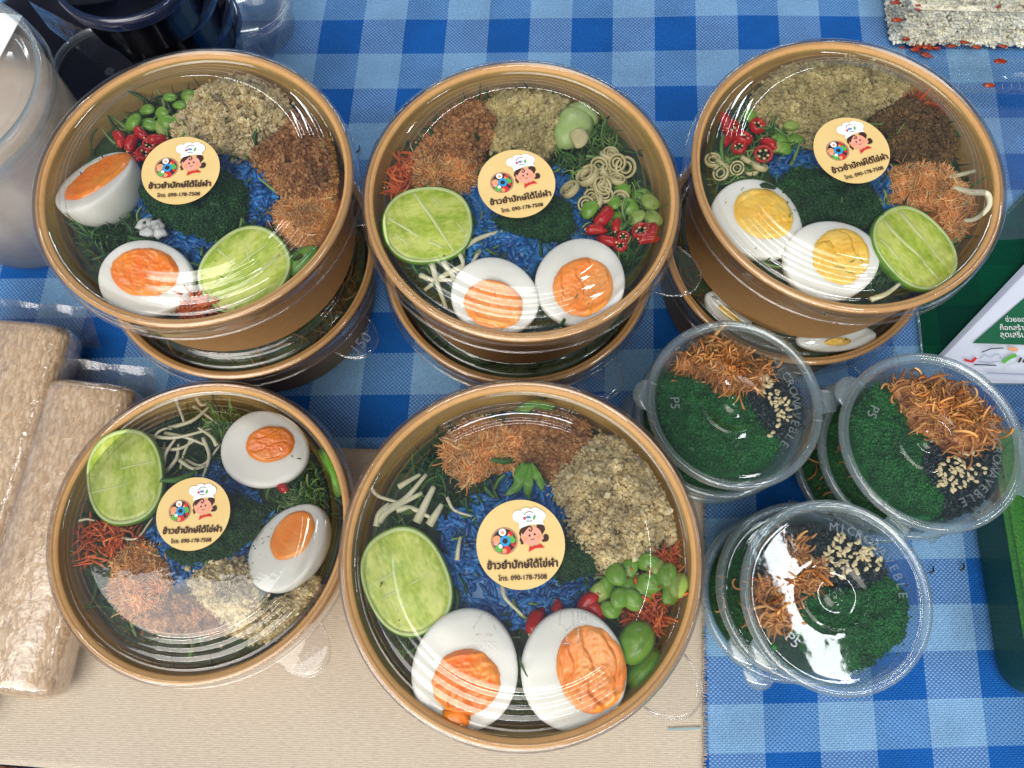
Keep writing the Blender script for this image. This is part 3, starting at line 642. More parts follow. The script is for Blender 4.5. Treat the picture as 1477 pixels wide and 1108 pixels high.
def egg(name, label, px, semi, ang, yolk, ysemi, yang, ymat, z, tilt=(0, -.12), depth=.78, point=.10, seed=0, drip=None, rough=1.0, group=None):
    """egg half: px centre, semi axes in photo px, angle of the long axis (deg), yolk offset in px"""
    c = at(*px, z); k = mpp(*px, z); a, b = semi[0]*k, semi[1]*k; root = bpy.data.objects.new(name, None); COL.objects.link(root); root.empty_display_size = .01
    nrm = Vector((tilt[0], tilt[1], 1)).normalized(); q = Vector((0, 0, 1)).rotation_difference(nrm)
    root.rotation_mode = 'QUATERNION'; root.rotation_quaternion = q @ Matrix.Rotation(math.radians(ang), 4, 'Z').to_quaternion(); root.location = c; tag(root, label, 'egg', group)
    n = 64; v = [(0, 0, 0)]; f = []; rows = [(r, 0) for r in (.2, .4, .6, .8, .93)]+[(.975, -.0004), (.995, -.0014), (1.0, -.003)]+[(math.cos(t), -.003-math.sin(t)*depth*(b/1.0)) for t in np.linspace(.12, PI/2-.02, 14)]
    for r, zz in rows:
        for i in range(n):
            t = 2*PI*i/n; wob = 1+.012*noise.noise(Vector((math.cos(t)*1.5, math.sin(t)*1.5, seed*3.1)))
            x = a*r*math.cos(t); y = b*r*math.sin(t)*(1-point*math.cos(t)); zc = zz+(.0005*noise.noise(Vector((x*90, y*90, seed))) if r < .95 else 0)
            v.append((x*wob, y*wob, zc))
    f += [[0, 1+i, 1+(i+1) % n] for i in range(n)]
    for j in range(len(rows)-1):
        for i in range(n): f.append([1+j*n+i, 1+(j+1)*n+i, 1+(j+1)*n+(i+1) % n, 1+j*n+(i+1) % n])
    f.append([1+(len(rows)-1)*n+i for i in range(n)])
    f = [list(reversed(p)) if p else p for p in f]
    # orientation fixed by recalculation below
    b_ = MB(); b_.add(v, f); o = b_.build('egg_white', M['white'], root); fixn(o)
    # yolk: rough split cushion on the cut face
    ca, sa = math.cos(math.radians(ang)), math.sin(math.radians(ang)); ox, oy = yolk[0]*k, -yolk[1]*k; lx, ly = ox*ca+oy*sa, -ox*sa+oy*ca
    ya, yb = ysemi[0]*k, ysemi[1]*k; yr = math.radians(yang-ang); rows = 30; n = 84; vv = []; ff = []
    dirx, diry = math.cos(1.1+seed), math.sin(1.1+seed)
    def hh(x, y, r):
        p = Vector((x*260+seed*7, y*260, seed)); s = (x*dirx+y*diry)*115+1.1*noise.noise(Vector((x*60, y*60, seed)))+.12*noise.noise(Vector((x*420, y*420, seed))); 
        slab = s-math.floor(s); st = noise.noise(Vector((math.floor(s)*1.7, seed, 0)))
        crack = -min(1, max(0, 1-min(slab, 1-slab)*10))
        return (.0015+rough*(.0011*st+.0024*(slab-.5)*.6+.0015*crack*(.3+.9*abs(noise.noise(Vector((x*150, y*150, 9+seed)))))+.0005*noise.noise(p)+.0004*noise.noise(p*3)))
    for j in range(rows+1):
        r = j/rows
        for i in range(n):
            t = 2*PI*i/n; e = 1+.05*noise.noise(Vector((math.cos(t)*2, math.sin(t)*2, seed*5)))+.025*noise.noise(Vector((math.cos(t)*7, math.sin(t)*7, seed*5)))
            x0, y0 = ya*r*math.cos(t)*e, yb*r*math.sin(t)*e; x = lx+x0*math.cos(yr)-y0*math.sin(yr); y = ly+x0*math.sin(yr)+y0*math.cos(yr)
            h = hh(x, y, r)*min(1, (1-r)*7) if r < 1 else -.0006
            vv.append((x, y, max(h, .0003) if r < .97 else h))
    for j in range(rows):
        for i in range(n): ff.append([j*n+i, (j+1)*n+i, (j+1)*n+(i+1) % n, j*n+(i+1) % n])
    y_ = MB(); y_.add(vv, ff)
    if drip:
        x, y = drip[0]*k, -drip[1]*k; x, y = x*ca+y*sa, -x*sa+y*ca; bl = jitter((ICO2[0], ICO2[1]), .12, 3); y_.add(bl[0]*np.array([drip[2]*k, drip[3]*k, .0012])+np.array([x, y, .0003]), bl[1].tolist())
    fixn(y_.build('yolk', ymat, root)); return root
def fixn(o):
    import bmesh
    bm = bmesh.new(); bm.from_mesh(o.data); bmesh.ops.recalc_face_normals(bm, faces=bm.faces); bm.to_mesh(o.data); bm.free()
Zu, Zl, Zm = .129, .060, .1245
egg('egg_half', 'tipped boiled egg half, runny orange yolk facing the back left bowl rim', (134, 259), (64, 61), 45, (6, -5), (56, 38), 42, M['yolk_o'], Zu-.003, (-.34, .34), 1.0, .06, 1, rough=.6)
egg('egg_half', 'boiled egg half with cracked orange yolk left of the lime in the back left bowl', (209, 401), (70, 58), -6, (-1, -9), (51, 37), -5, M['yolk_o'], Zu-.003, (0, -.15), .7, .06, 2)
egg('egg_half', 'left egg half of the back middle bowl, beside the lime, peach orange yolk', (714, 427), (65, 58), -20, (-2, 13), (44, 37), -20, M['yolk_p'], Zu-.002, (0, -.12), .7, .05, 3)
egg('egg_half', 'right egg half of the back middle bowl, next to red chillies, flaky orange yolk', (838, 405), (68, 65), 60, (3, 9), (46, 43), 60, M['yolk_p'], Zu-.002, (0, -.1), .7, .04, 4)
egg('egg_half', 'left hard boiled egg half with crumbly yellow yolk in the back right bowl', (1093, 315), (68, 60), -38, (8, -7), (45, 39), -35, M['yolk_y'], Zu-.005, (-.05, -.05), .7, .08, 5, rough=.7)
egg('egg_half', 'right hard boiled egg half with ragged yellow yolk beside lime in back right bowl', (1202, 374), (70, 60), 15, (11, -5), (44, 41), 60, M['yolk_y'], Zu-.003, (0, -.12), .7, .10, 6, rough=.8)
egg('egg_half', 'egg half with small glossy orange yolk at the top of the front left bowl', (381, 648), (64, 56), -12, (8, -8), (36, 27), 8, M['yolk_o'], Zl-.002, (.02, -.04), .8, .08, 7, rough=.35)
egg('egg_half', 'tipped egg half showing its white side, right side of the front left bowl', (413, 787), (70, 54), 52, (7, -15), (40, 32), 52, M['yolk_p'], Zl-.003, (-.30, .14), .95, .10, 8, rough=.25)
egg('egg_half', 'left egg half of the front middle bowl, deep orange runny yolk dripping down', (671, 966), (86, 77), 80, (2, 17), (50, 46), 10, M['yolk_o'], Zm-.002, (0, -.10), .7, .06, 9, (-9, 66, 16, 20), rough=1.1)
egg('egg_half', 'right egg half of the front middle bowl, yolk split into peach coloured slabs', (828, 967), (86, 77), 96, (25, -3), (62, 51), 100, M['yolk_p'], Zm-.002, (0, -.10), .7, .05, 10, rough=1.35)

def lime_mat():
    m, nt, b = newmat('lime_flesh'); L = nt.links.new; N = nt.nodes.new
    tc = N('ShaderNodeTexCoord'); mp = N('ShaderNodeMapping'); mp.inputs['Scale'].default_value = (160, 500, 200); L(tc.outputs['Object'], mp.inputs[0])
    n = N('ShaderNodeTexNoise'); n.inputs['Scale'].default_value = 1; n.inputs['Detail'].default_value = 4; n.inputs['Distortion'].default_value = .6; L(mp.outputs[0], n.inputs['Vector'])
    vo = N('ShaderNodeTexVoronoi'); vo.inputs['Scale'].default_value = 420; L(tc.outputs['Object'], vo.inputs['Vector'])
    a = N('ShaderNodeMath'); a.operation = 'MULTIPLY_ADD'; a.inputs[1].default_value = .25; L(vo.outputs['Distance'], a.inputs[0]); L(n.outputs['Fac'], a.inputs[2])
    wv = N('ShaderNodeTexWave'); wv.bands_direction = 'Y'; wv.inputs['Scale'].default_value = 22; wv.inputs['Distortion'].default_value = 2.5; wv.inputs['Detail Scale'].default_value = 1.2; L(tc.outputs['Object'], wv.inputs['Vector'])
    a2 = N('ShaderNodeMath'); a2.operation = 'MULTIPLY_ADD'; a2.inputs[1].default_value = .30; L(wv.outputs['Fac'], a2.inputs[0]); L(a.outputs[0], a2.inputs[2]); a3 = N('ShaderNodeMath'); a3.operation = 'SUBTRACT'; a3.inputs[1].default_value = .12; L(a2.outputs[0], a3.inputs[0])
    r = N('ShaderNodeValToRGB'); e = r.color_ramp.elements; e[0].position = .35; e[0].color = (.30, .44, .03, 1); e[1].position = .85; e[1].color = (.62, .70, .17, 1); x = e.new(.6); x.color = (.45, .57, .07, 1)
    L(a3.outputs[0], r.inputs[0]); L(r.outputs[0], b.inputs['Base Color']); b.inputs['Roughness'].default_value = .22; b.inputs['Subsurface Weight'].default_value = .3; b.inputs['Subsurface Radius'].default_value = (.004, .005, .001); b.inputs['Subsurface Scale'].default_value = 1
    bp = N('ShaderNodeBump'); bp.inputs['Strength'].default_value = .16; bp.inputs['Distance'].default_value = .0006; L(a.outputs[0], bp.inputs['Height']); L(bp.outputs[0], b.inputs['Normal']); return m
M['lime'] = lime_mat(); M['pith'] = pm('lime_pith', [(.48, .60, .20), (.58, .68, .32)], .4, 200, sss=.3)
M['memb'] = pm('lime_membrane', [(.58, .66, .22), (.64, .71, .28)], .3, 200, sss=.3)
def lime(label, px, semi, ang, lines, z, tilt=(0, -.15), seed=0):
    c = at(*px, z); k = mpp(*px, z); a, b = semi[0]*k, semi[1]*k; root = empty('lime_half', c, label, 'lime')
    q = Vector((0, 0, 1)).rotation_difference(Vector((tilt[0], tilt[1], 1)).normalized()); root.rotation_mode = 'QUATERNION'; root.rotation_quaternion = q @ Matrix.Rotation(math.radians(ang), 4, 'Z').to_quaternion()
    n = 72
    def ring(r, z, out=0):
        o = []
        for i in range(n):
            t = 2*PI*i/n; w = 1+.012*noise.noise(Vector((math.cos(t)*1.3, math.sin(t)*1.3, seed))); p = .86
            cx, sy = math.copysign(abs(math.cos(t))**p, math.cos(t)), math.copysign(abs(math.sin(t))**p, math.sin(t))
            o.append((a*r*cx*w, b*r*sy*w, z))
        return o
    def strip(rings, m, flip=False):
        v = [p for r in rings for p in r]; f = [[j*n+i, (j+1)*n+i, (j+1)*n+(i+1) % n, j*n+(i+1) % n] for j in range(len(rings)-1) for i in range(n)]
        return v, f
    rd = MB(); rd.add(*strip([ring(.965, .0002), ring(.985, -.0001), ring(1, -.0016)]+[ring(math.cos(t), -.0016-math.sin(t)*b*.8) for t in np.linspace(.1, PI/2-.02, 14)], 0)); fixn(rd.build('rind', M['rind'], root))
    pt = MB(); pt.add(*strip([ring(.97, .0001), ring(.95, .0004), ring(.905, .0003), ring(.89, -.0004)], 0)); fixn(pt.build('pith', M['pith'], root))
    fl = MB(); R_ = np.linspace(.0, .90, 22); rings = []
    for r in R_:
        rg = []
        for (x, y, _) in ring(max(r, .002), 0):
            h = .0001+.0003*noise.noise(Vector((x*110, y*110, seed)))
            rg.append((x, y, h if r < .88 else -.0002))
        rings.append(rg)
    fl.add(*strip(rings, 0)); fixn(fl.build('flesh', M['lime'], root))
    mb = MB()
    for (x0, y0, x1, y1, w) in lines:
        pts = []
        for i in range(9):
            t = i/8; wx = (x0+(x1-x0)*t)*a+.0007*noise.noise(Vector((t*3, y0*5, seed))); wy = (y0+(y1-y0)*t)*b+.0010*noise.noise(Vector((t*2.5, y0*7+4, seed))); pts.append((wx, wy, .00045))
        v, f = tube(pts, w*.0011, w*.0007, 8); v = [(p[0], p[1], -.0002+(p[2]-.0002)*.42) for p in map(tuple, v)]; mb.add(v, f)
    mb.build('membrane', M['memb'], root); return root
lime('lime half facing up at the right of the egg in the back left bowl', (352, 389), (70, 59), 45, [(-.75, .2, .8, .1, .6), (-.7, -.25, .75, -.3, .9), (-.1, .85, -.05, -.1, .7), (.2, .1, .55, .7, .5)], Zu-.004, (.02, -.2), 1)
lime('lime half at the left of the back middle bowl, cut across its pale membranes', (617, 324), (66, 57), 10, [(-.85, .3, .3, -.7, .9), (-.2, .85, .5, -.75, 1.0), (-.75, -.1, -.1, -.8, .6), (.1, .8, .8, -.3, .5)], Zu-.002, (.05, -.22), 2)
lime('lime half at the right of the back right bowl, striped by pale membranes', (1320, 357), (68, 54), -50, [(-.8, .35, .8, .3, 1.0), (-.85, -.15, .85, -.1, 1.0), (-.6, -.6, .6, -.55, .8)], Zu-.002, (.05, -.1), 3)
lime('lime half at the upper left of the front left bowl, tilted against its rim', (180, 687), (71, 55), 104, [(-.2, .88, -.15, -.88, .5), (.15, .85, .2, -.85, .5)], Zl+.000, (.02, -.05), 4)
lime('lime half above the left egg in the front middle bowl', (586, 838), (80, 62), 118, [(-.1, .85, -.05, -.85, .6), (.22, .85, .25, -.8, .6), (-.4, .75, -.35, -.75, .5)], Zm-.003, (-.02, -.08), 5)

# toppings by bowl: outlines read from the photograph, laid at the height of the food
UL_, UM_, UR_, BL_, BM_ = (0, 0, .514), (500, 60, .4693), (960, 20, .4691), (40, 530, .4513), (470, 530, .5144)
def mo(fr, *a, **k): return mound(*a, ox=fr[0], oy=fr[1], s=fr[2], **k)
for fr, nm, z in ((UL_, 'back left', Zu-.013), (UM_, 'back middle', Zu-.013), (UR_, 'back right', Zu-.013), (BL_, 'front left', Zl-.012), (BM_, 'front middle', Zm-.013)):
    key = {UL_: 'UL', UM_: 'UM', UR_: 'UR', BL_: 'BL', BM_: 'BM'}[fr]
    D = {
     'UL': dict(
        rice=[(400, 590), (430, 440), (600, 420), (710, 440), (785, 540), (760, 620), (680, 640), (600, 690), (560, 740), (480, 690), (430, 640)],
        wolf=[(400, 540), (440, 500), (560, 480), (640, 490), (690, 530), (690, 590), (655, 640), (600, 670), (520, 650), (440, 615)],
        beige=[(480, 370), (520, 310), (570, 255), (660, 225), (740, 230), (800, 290), (810, 350), (760, 390), (700, 440), (620, 425), (540, 390)],
        brown=[(695, 440), (760, 390), (800, 320), (850, 320), (930, 400), (955, 500), (930, 560), (860, 570), (790, 545), (740, 490)],
        orange=[(770, 600), (800, 560), (870, 560), (940, 540), (945, 620), (890, 695), (820, 690), (785, 640)],
        carrot=[[(500, 880), (560, 850), (620, 870), (645, 895), (520, 905)]], shred=[[(190, 650), (300, 640), (400, 640), (400, 690), (290, 735), (240, 740)], [(810, 690), (895, 690), (870, 750), (800, 800)]]),
     'UM': dict(
        rice=[(360, 470), (400, 410), (640, 390), (735, 480), (745, 600), (600, 650), (570, 720), (480, 670), (380, 690), (365, 560)],
        wolf=[(450, 550), (520, 520), (620, 480), (680, 500), (695, 570), (665, 610), (570, 600), (500, 580)],
        beige=[(425, 210), (480, 165), (600, 165), (668, 190), (655, 260), (640, 335), (590, 355), (540, 340), (455, 330), (470, 250)],
        brown=[(205, 370), (240, 300), (300, 230), (370, 190), (430, 200), (470, 260), (460, 310), (420, 340), (400, 390), (330, 365), (260, 370)],
        orange=[(185, 400), (230, 370), (330, 360), (410, 380), (395, 430), (360, 460), (300, 445), (200, 440)],
        carrot=[[(95, 480), (140, 400), (195, 360), (215, 430), (150, 475)]], shred=[[(860, 650), (950, 600), (935, 700), (860, 730)], [(180, 690), (330, 640), (330, 800), (260, 800)], [(560, 900), (640, 860), (760, 880), (640, 905)]],
        shred_l=[[(640, 350), (690, 260), (760, 235), (845, 270), (835, 340), (740, 380), (720, 470), (660, 400)], [(740, 500), (860, 450), (950, 480), (960, 570), (850, 600), (745, 560)]]),
     'UR': dict(
        rice=[(320, 480), (380, 415), (480, 420), (690, 480), (700, 600), (650, 690), (560, 630), (420, 570)],
        wolf=[(340, 530), (400, 480), (480, 490), (600, 520), (640, 560), (660, 625), (600, 660), (500, 620), (420, 650)],
        beige=[(270, 270), (350, 180), (480, 140), (640, 150), (730, 200), (745, 250), (640, 315), (520, 330), (440, 405), (370, 350), (280, 315)],
        brown=[(640, 315), (740, 260), (850, 310), (895, 400), (870, 455), (760, 475), (690, 430), (690, 370), (640, 345)],
        orange=[(690, 490), (760, 460), (860, 480), (935, 560), (935, 640), (890, 690), (820, 600), (700, 580)],
        carrot=[[(720, 280), (780, 245), (865, 300), (880, 345), (830, 320)]], shred=[[(110, 520), (160, 500), (180, 620), (140, 600)], [(600, 850), (700, 820), (720, 890), (610, 900)]],
        shred_l=[[(120, 430), (240, 420), (320, 480), (280, 520), (130, 530)], [(240, 310), (330, 330), (400, 380), (380, 430), (320, 420)]]),
     'BL': dict(
        rice=[(400, 540), (460, 400), (600, 310), (700, 390), (770, 470), (700, 560), (700, 620), (600, 645), (480, 695), (430, 630)],
        wolf=[(640, 410), (760, 450), (720, 540), (645, 600), (500, 625), (450, 590), (560, 560)],
        beige=[(530, 680), (600, 630), (690, 615), (725, 710), (770, 755), (870, 700), (965, 690), (900, 790), (760, 870), (640, 840), (560, 765)],
        brown=[(320, 790), (450, 730), (560, 740), (640, 800), (660, 850), (560, 850), (420, 845)],
        orange=[(280, 620), (340, 565), (400, 575), (445, 640), (455, 725), (420, 795), (320, 795), (265, 720)],
        carrot=[[(150, 520), (250, 495), (375, 515), (365, 565), (280, 610), (180, 630)]], shred=[[(860, 260), (950, 280), (1000, 400), (920, 445), (810, 440), (790, 430), (870, 350)], [(700, 880), (850, 800), (930, 780), (850, 890)], [(560, 260), (640, 330), (640, 420), (540, 350)]],
        shred_l=[[(590, 160), (690, 120), (650, 200), (600, 250)], [(820, 440), (880, 380), (980, 400), (940, 450)]]),
     'BM': dict(
        rice=[(330, 440), (420, 390), (500, 305), (620, 315), (695, 380), (695, 480), (705, 560), (765, 570), (755, 640), (640, 690), (560, 725), (400, 690), (345, 640), (350, 560)],
        wolf=[(630, 520), (680, 485), (745, 540), (755, 570), (660, 595), (630, 560)],
        beige=[(640, 310), (700, 250), (760, 205), (830, 205), (910, 285), (965, 360), (1000, 480), (930, 500), (880, 530), (800, 575), (750, 560), (690, 490), (690, 420), (650, 370)],
        brown=[(495, 165), (560, 125), (640, 125), (720, 155), (740, 205), (695, 270), (640, 320), (590, 290), (540, 250), (540, 200)],
        orange=[(328, 230), (350, 190), (430, 150), (500, 165), (545, 200), (548, 250), (520, 280), (460, 290), (400, 330), (338, 270)],
        carrot=[[(935, 520), (1005, 495), (1005, 575), (950, 590)], [(830, 680), (900, 665), (1005, 690), (990, 725), (920, 750), (850, 715)], [(840, 600), (950, 570), (1000, 650), (900, 680)]],
        shred=[[(240, 240), (340, 180), (350, 270), (400, 330), (470, 300), (540, 290), (500, 350), (440, 440), (370, 440), (310, 380), (290, 300)], [(340, 185), (450, 130), (600, 90), (570, 130), (430, 150)], [(220, 700), (300, 680), (240, 760), (230, 850), (190, 800)], [(520, 930), (560, 900), (640, 1010), (520, 1000)]]),
    }[key]
    mo(fr, 'blue_rice', 'blue cooked rice in the middle of the %s bowl' % nm, M['rice_b'], D['rice'], z+.001, 'grain', 620, .0034, h=.005, d0=.010, cat='rice')
    mo(fr, 'green_granule_mound', 'dark green granular mound on the rice of the %s bowl' % nm, M['wolf'], D['wolf'], z+.006, 'gran', 7500, .00042, h=.0085, d0=.005, cat='greens')
    bg = M['beige'] if key in ('UL', 'BM', 'BL') else M['beige_g']
    mo(fr, 'beige_floss', 'pale beige crumbly floss heaped in the %s bowl' % nm, bg, D['beige'], z+.004, 'crumb', 7000, .00060, h=.0090, d0=.007, cat='topping')
    mo(fr, 'brown_crumbs', 'toasted brown crumbs heaped in the %s bowl' % nm, M['brown_d'] if key == 'UR' else M['brown'], D['brown'], z+.004, 'crumb', 5200, .00046, h=.0075, d0=.007, cat='topping')
    mo(fr, 'orange_floss', 'fluffy orange shredded topping in the %s bowl' % nm, M['orange'], D['orange'], z+.004, 'fibre', 2600, .0042, h=.0075, d0=.007, cat='topping')
    for i, P in enumerate(D['carrot']):
        mo(fr, 'carrot_shreds', 'orange red carrot shreds in the %s bowl%s' % (nm, ('', ', between the beans and chillies', ', under the green beans')[i] if len(D['carrot']) > 1 else ''), M['carrot'], P, z+.003, 'fibre', 150, .010, h=.004, d0=.006, cat='carrot', base=False)
    pos_ = {'UL': ('under the tipped egg', 'right of the lime'), 'UM': ('beside the right egg', 'below the lime', 'between the two eggs at the rim'), 'UR': ('left of the eggs', 'between right egg and lime'), 'BL': ('right of the upper egg', 'along the lower right rim', 'left of the upper egg'), 'BM': ('between lime and orange floss', 'along the top rim', 'left of the lower left egg', 'between the two eggs')}[key]
    for i, P in enumerate(D['shred']):
        mo(fr, 'leaf_shreds', 'dark green finely cut leaves %s in the %s bowl' % (pos_[i], nm), M['shred'], P, z-.003, 'shred', 260, .011, h=.004, d0=.006, cat='greens', base=False)
    for i, P in enumerate(D.get('shred_l', [])):
        mo(fr, 'pale_green_shreds', 'pale green fine shreds %s in the %s bowl' % (('at the upper edge', 'beside the beans')[i], nm), M['shred_l'], P, z+.001, 'shred', 240, .010, h=.004, d0=.006, cat='greens', base=False)

# ------------------------------------------------------------------ countable pieces
def shared(name, mb, mats):
    o = mb.build(name, mats); me = o.data; bpy.data.objects.remove(o); return me
def put(name, me, p, rot, sc, label, cat, group, parent=None):
    o = link(name, me, parent, p); o.rotation_euler = rot; o.scale = (sc, sc, sc); return tag(o, label, cat, group)
def bean_me(mat):
    v = ICO3[0].copy(); b = MB(); v = v*np.array([.0058, .0044, .0026]); v[:, 1] -= .0010*(v[:, 0]/.0066)**2; v[:, 2] += .0004*np.cos(v[:, 0]/.0066*2); b.add(v, ICO3[1].tolist()); return shared('bean', b, [mat])
BEAN, BEANY = bean_me(M['bean']), bean_me(M['bean_y'])
def beans(fr, pts, z, label, grp, sc=1.0):
    for i, (x, y) in enumerate(pts):
        p = at(fr[0]+x*fr[2], fr[1]+y*fr[2], z); p[2] += (i % 3)*.0016-.0016
        put('green_bean', BEAN if rnd.random() < .7 else BEANY, p, (rnd.uniform(-.45, .45), rnd.uniform(-.4, .4), rnd.uniform(0, 6.28)), sc*rnd.uniform(.72, .95), label, 'bean', grp)
beans(UL_, [(410, 303), (455, 318), (480, 280), (525, 262), (540, 285), (510, 302), (455, 355), (500, 335), (380, 350), (415, 345), (470, 345)], Zu-.007, 'shelled green bean in the heap above the chillies, back left bowl', 'beans of the back left bowl', .95)
beans(UM_, [(850, 455), (870, 510), (820, 500), (910, 470), (890, 540), (930, 500), (830, 540), (940, 545), (745, 520)], Zu-.007, 'shelled green bean between lemongrass rings and chillies, back middle bowl', 'beans of the back middle bowl', 1.0)
beans(UR_, [(350, 380), (365, 415), (255, 320), (400, 380), (335, 410), (385, 350)], Zu-.007, 'green bean beside the red chilli rings, back right bowl', 'beans of the back right bowl', .95)
beans(BM_, [(850, 565), (905, 545), (950, 585), (890, 635), (965, 635), (810, 580), (850, 612), (905, 605), (855, 650), (785, 620), (800, 680), (825, 645), (770, 630), (925, 560), (985, 610)], Zm-.006, 'bright green shelled bean in the heap beside the carrot shreds, front middle bowl', 'beans of the front middle bowl', 1.12)
def chili_ring():
    b = MB(); v, f = [], []
    n, m = 22, 10
    for i in range(n):
        a = 2*PI*i/n; 
        for j in range(m):
            q = 2*PI*j/m; rr = .0036+.0009*math.cos(q); v.append((rr*math.cos(a), rr*math.sin(a)*.9, .0018*math.sin(q)))
    for i in range(n):
        for j in range(m): f.append([i*m+j, ((i+1) % n)*m+j, ((i+1) % n)*m+(j+1) % m, i*m+(j+1) % m])
    b.add(v, f, 0)
    for k in range(5):
        a = k*1.3; b.add(ICO1[0]*np.array([.0009, .0007, .0005])+np.array([.0021*math.cos(a), .0019*math.sin(a), .0004]), ICO1[1].tolist(), 1)
    return shared('chilli_ring', b, [M['chili'], M['chili_s']])
def chili_piece():
    b = MB(); pts = bez([(-.006, 0, 0), (-.002, .0006, .0004), (.003, .0002, .0002), (.0065, -.0012, -.0006)], 5); v = []; f = []; n = 14
    for i, p in enumerate(pts):
        t = i/(len(pts)-1); r = .0033*(1-(2*t-.9)**4*.8) if t < .95 else .0016
        r = max(r, .0008)
        for k in range(n): q = 2*PI*k/n; v.append((p[0], p[1]+r*math.cos(q), p[2]+r*math.sin(q)))
    for i in range(len(pts)-1):
        for k in range(n): f.append([i*n+k, i*n+(k+1) % n, (i+1)*n+(k+1) % n, (i+1)*n+k])
    f.append(list(range(n))); f.append([(len(pts)-1)*n+k for k in range(n)]); b.add(v, f, 0)
    b.add(ICO1[0]*np.array([.0009, .0009, .0007])+np.array([-.006, .001, .001]), ICO1[1].tolist(), 1); o = shared('chilli_piece', b, [M['chili'], M['chili_s']]); return o
CH1, CH2 = chili_ring(), chili_piece()
def chilis(fr, pts, z, label, grp):
    for i, (x, y, k, s) in enumerate(pts):
        p = at(fr[0]+x*fr[2], fr[1]+y*fr[2], z); put('chilli_slice', (CH1, CH2)[k], p, (rnd.uniform(-.5, .5), rnd.uniform(-.4, .4), rnd.uniform(0, 6.28)), s*.8, label, 'chilli', grp)
chilis(UL_, [(335, 390, 1, 1), (370, 402, 1, 1), (395, 372, 1, .9), (402, 432, 0, 1.1), (440, 392, 1, 1), (385, 440, 0, 1), (420, 405, 0, 1), (570, 262, 1, .8)], Zu-.006, 'red chilli slice above the tipped egg, back left bowl', 'chillies of the back left bowl')
chilis(UM_, [(790, 538, 1, 1.25), (765, 580, 1, 1), (830, 565, 1, .8), (800, 612, 1, 1), (842, 628, 0, 1), (905, 582, 0, 1.35), (927, 607, 1, 1), (940, 580, 1, .9), (850, 600, 0, .9)], Zu-.006, 'red chilli slice beside the right egg, back middle bowl', 'chillies of the back middle bowl')
chilis(UR_, [(200, 350, 0, 1.3), (240, 382, 0, 1.35), (282, 345, 0, 1.3), (300, 432, 0, 1.4), (225, 410, 0, 1.2), (185, 330, 1, 1), (318, 400, 1, .9), (190, 390, 1, 1)], Zu-.006, 'red chilli ring with pale seeds at the left of the back right bowl', 'chillies of the back right bowl')
chilis(BM_, [(588, 715, 1, 1.25), (655, 688, 1, 1), (735, 662, 1, 1.2), (755, 680, 1, 1), (700, 700, 0, 1)], Zm-.007, 'red chilli slice behind the right egg, front middle bowl', 'chillies of the front middle bowl')
chilis(BL_, [(815, 378, 1, .9)], Zl-.006, 'single red chilli slice below the upper egg, front left bowl', None)
def lg_ring():
    b = MB(); n, m = 24, 8; v = []; f = []
    for (R, w, hh) in ((.0036, .00055, .0014), (.0020, .00045, .0012)):
        o = len(v)
        for i in range(n):
            a = 2*PI*i/n
            for j in range(m): q = 2*PI*j/m; v.append(((R+w*math.cos(q))*math.cos(a), (R+w*math.cos(q))*math.sin(a), hh*math.sin(q)))
        for i in range(n):
            for j in range(m): f.append([o+i*m+j, o+((i+1) % n)*m+j, o+((i+1) % n)*m+(j+1) % m, o+i*m+(j+1) % m])
    b.add(v, f); return shared('lemongrass_ring', b, [M['lemon']])
LG = lg_ring()
for fr, pts, z, lab, g in ((UM_, [(775, 382, 1.1), (800, 352, 1), (832, 372, 1.1), (752, 478, 1), (685, 455, 1.25), (740, 412, 1.5), (765, 492, 1.1), (792, 472, 1.1), (832, 422, 1), (856, 387, 1.35), (842, 482, 1.1), (770, 430, 1.1), (800, 400, 1), (785, 445, 1.2), (812, 345, 1), (735, 500, 1)], Zu-.006, 'pale lemongrass ring above the chillies, back middle bowl', 'lemongrass rings of the back middle bowl'),
                       (UR_, [(250, 450, .9), (290, 470, 1), (180, 460, 1), (145, 450, 1), (220, 475, .9), (170, 490, 1), (265, 485, .8)], Zu-.007, 'pale lemongrass ring above the left egg, back right bowl', 'lemongrass rings of the back right bowl')):
    for x, y, s in pts:
        p = at(fr[0]+x*fr[2], fr[1]+y*fr[2], z+rnd.uniform(-.001, .002)); put('lemongrass_ring', LG, p, (rnd.uniform(-.7, .7), rnd.uniform(-.7, .7), rnd.uniform(0, 6.28)), s, lab, 'lemongrass', g)
def sprout(fr, pts, z, lab, grp, r=.0016):
    P = [at(fr[0]+x*fr[2], fr[1]+y*fr[2], z+(.001 if 0 < i < len(pts)-1 else 0)) for i, (x, y) in enumerate(pts)]
    if 'between lime' in lab: m_ = (P[0]+P[-1])/2; P = [m_+(p-m_)*np.array([1.35, 1.35, 1]) for p in P]
    if 'tangle' in lab: m_ = (P[0]+P[-1])/2; P = [m_+(p-m_)*np.array([1.45, 1.45, 1])+np.array([rnd.uniform(-.001, .001), rnd.uniform(-.001, .001), 0]) for p in P]; r *= .8
    b = MB(); c = P[0].copy(); b.add(*tube([p-c+np.array([0, 0, 0]) for p in bez(P, 6)], r*.82, r*.45, 9)); tag(b.build('bean_sprout', M['sprout'], loc=c), lab, 'bean sprout', grp)
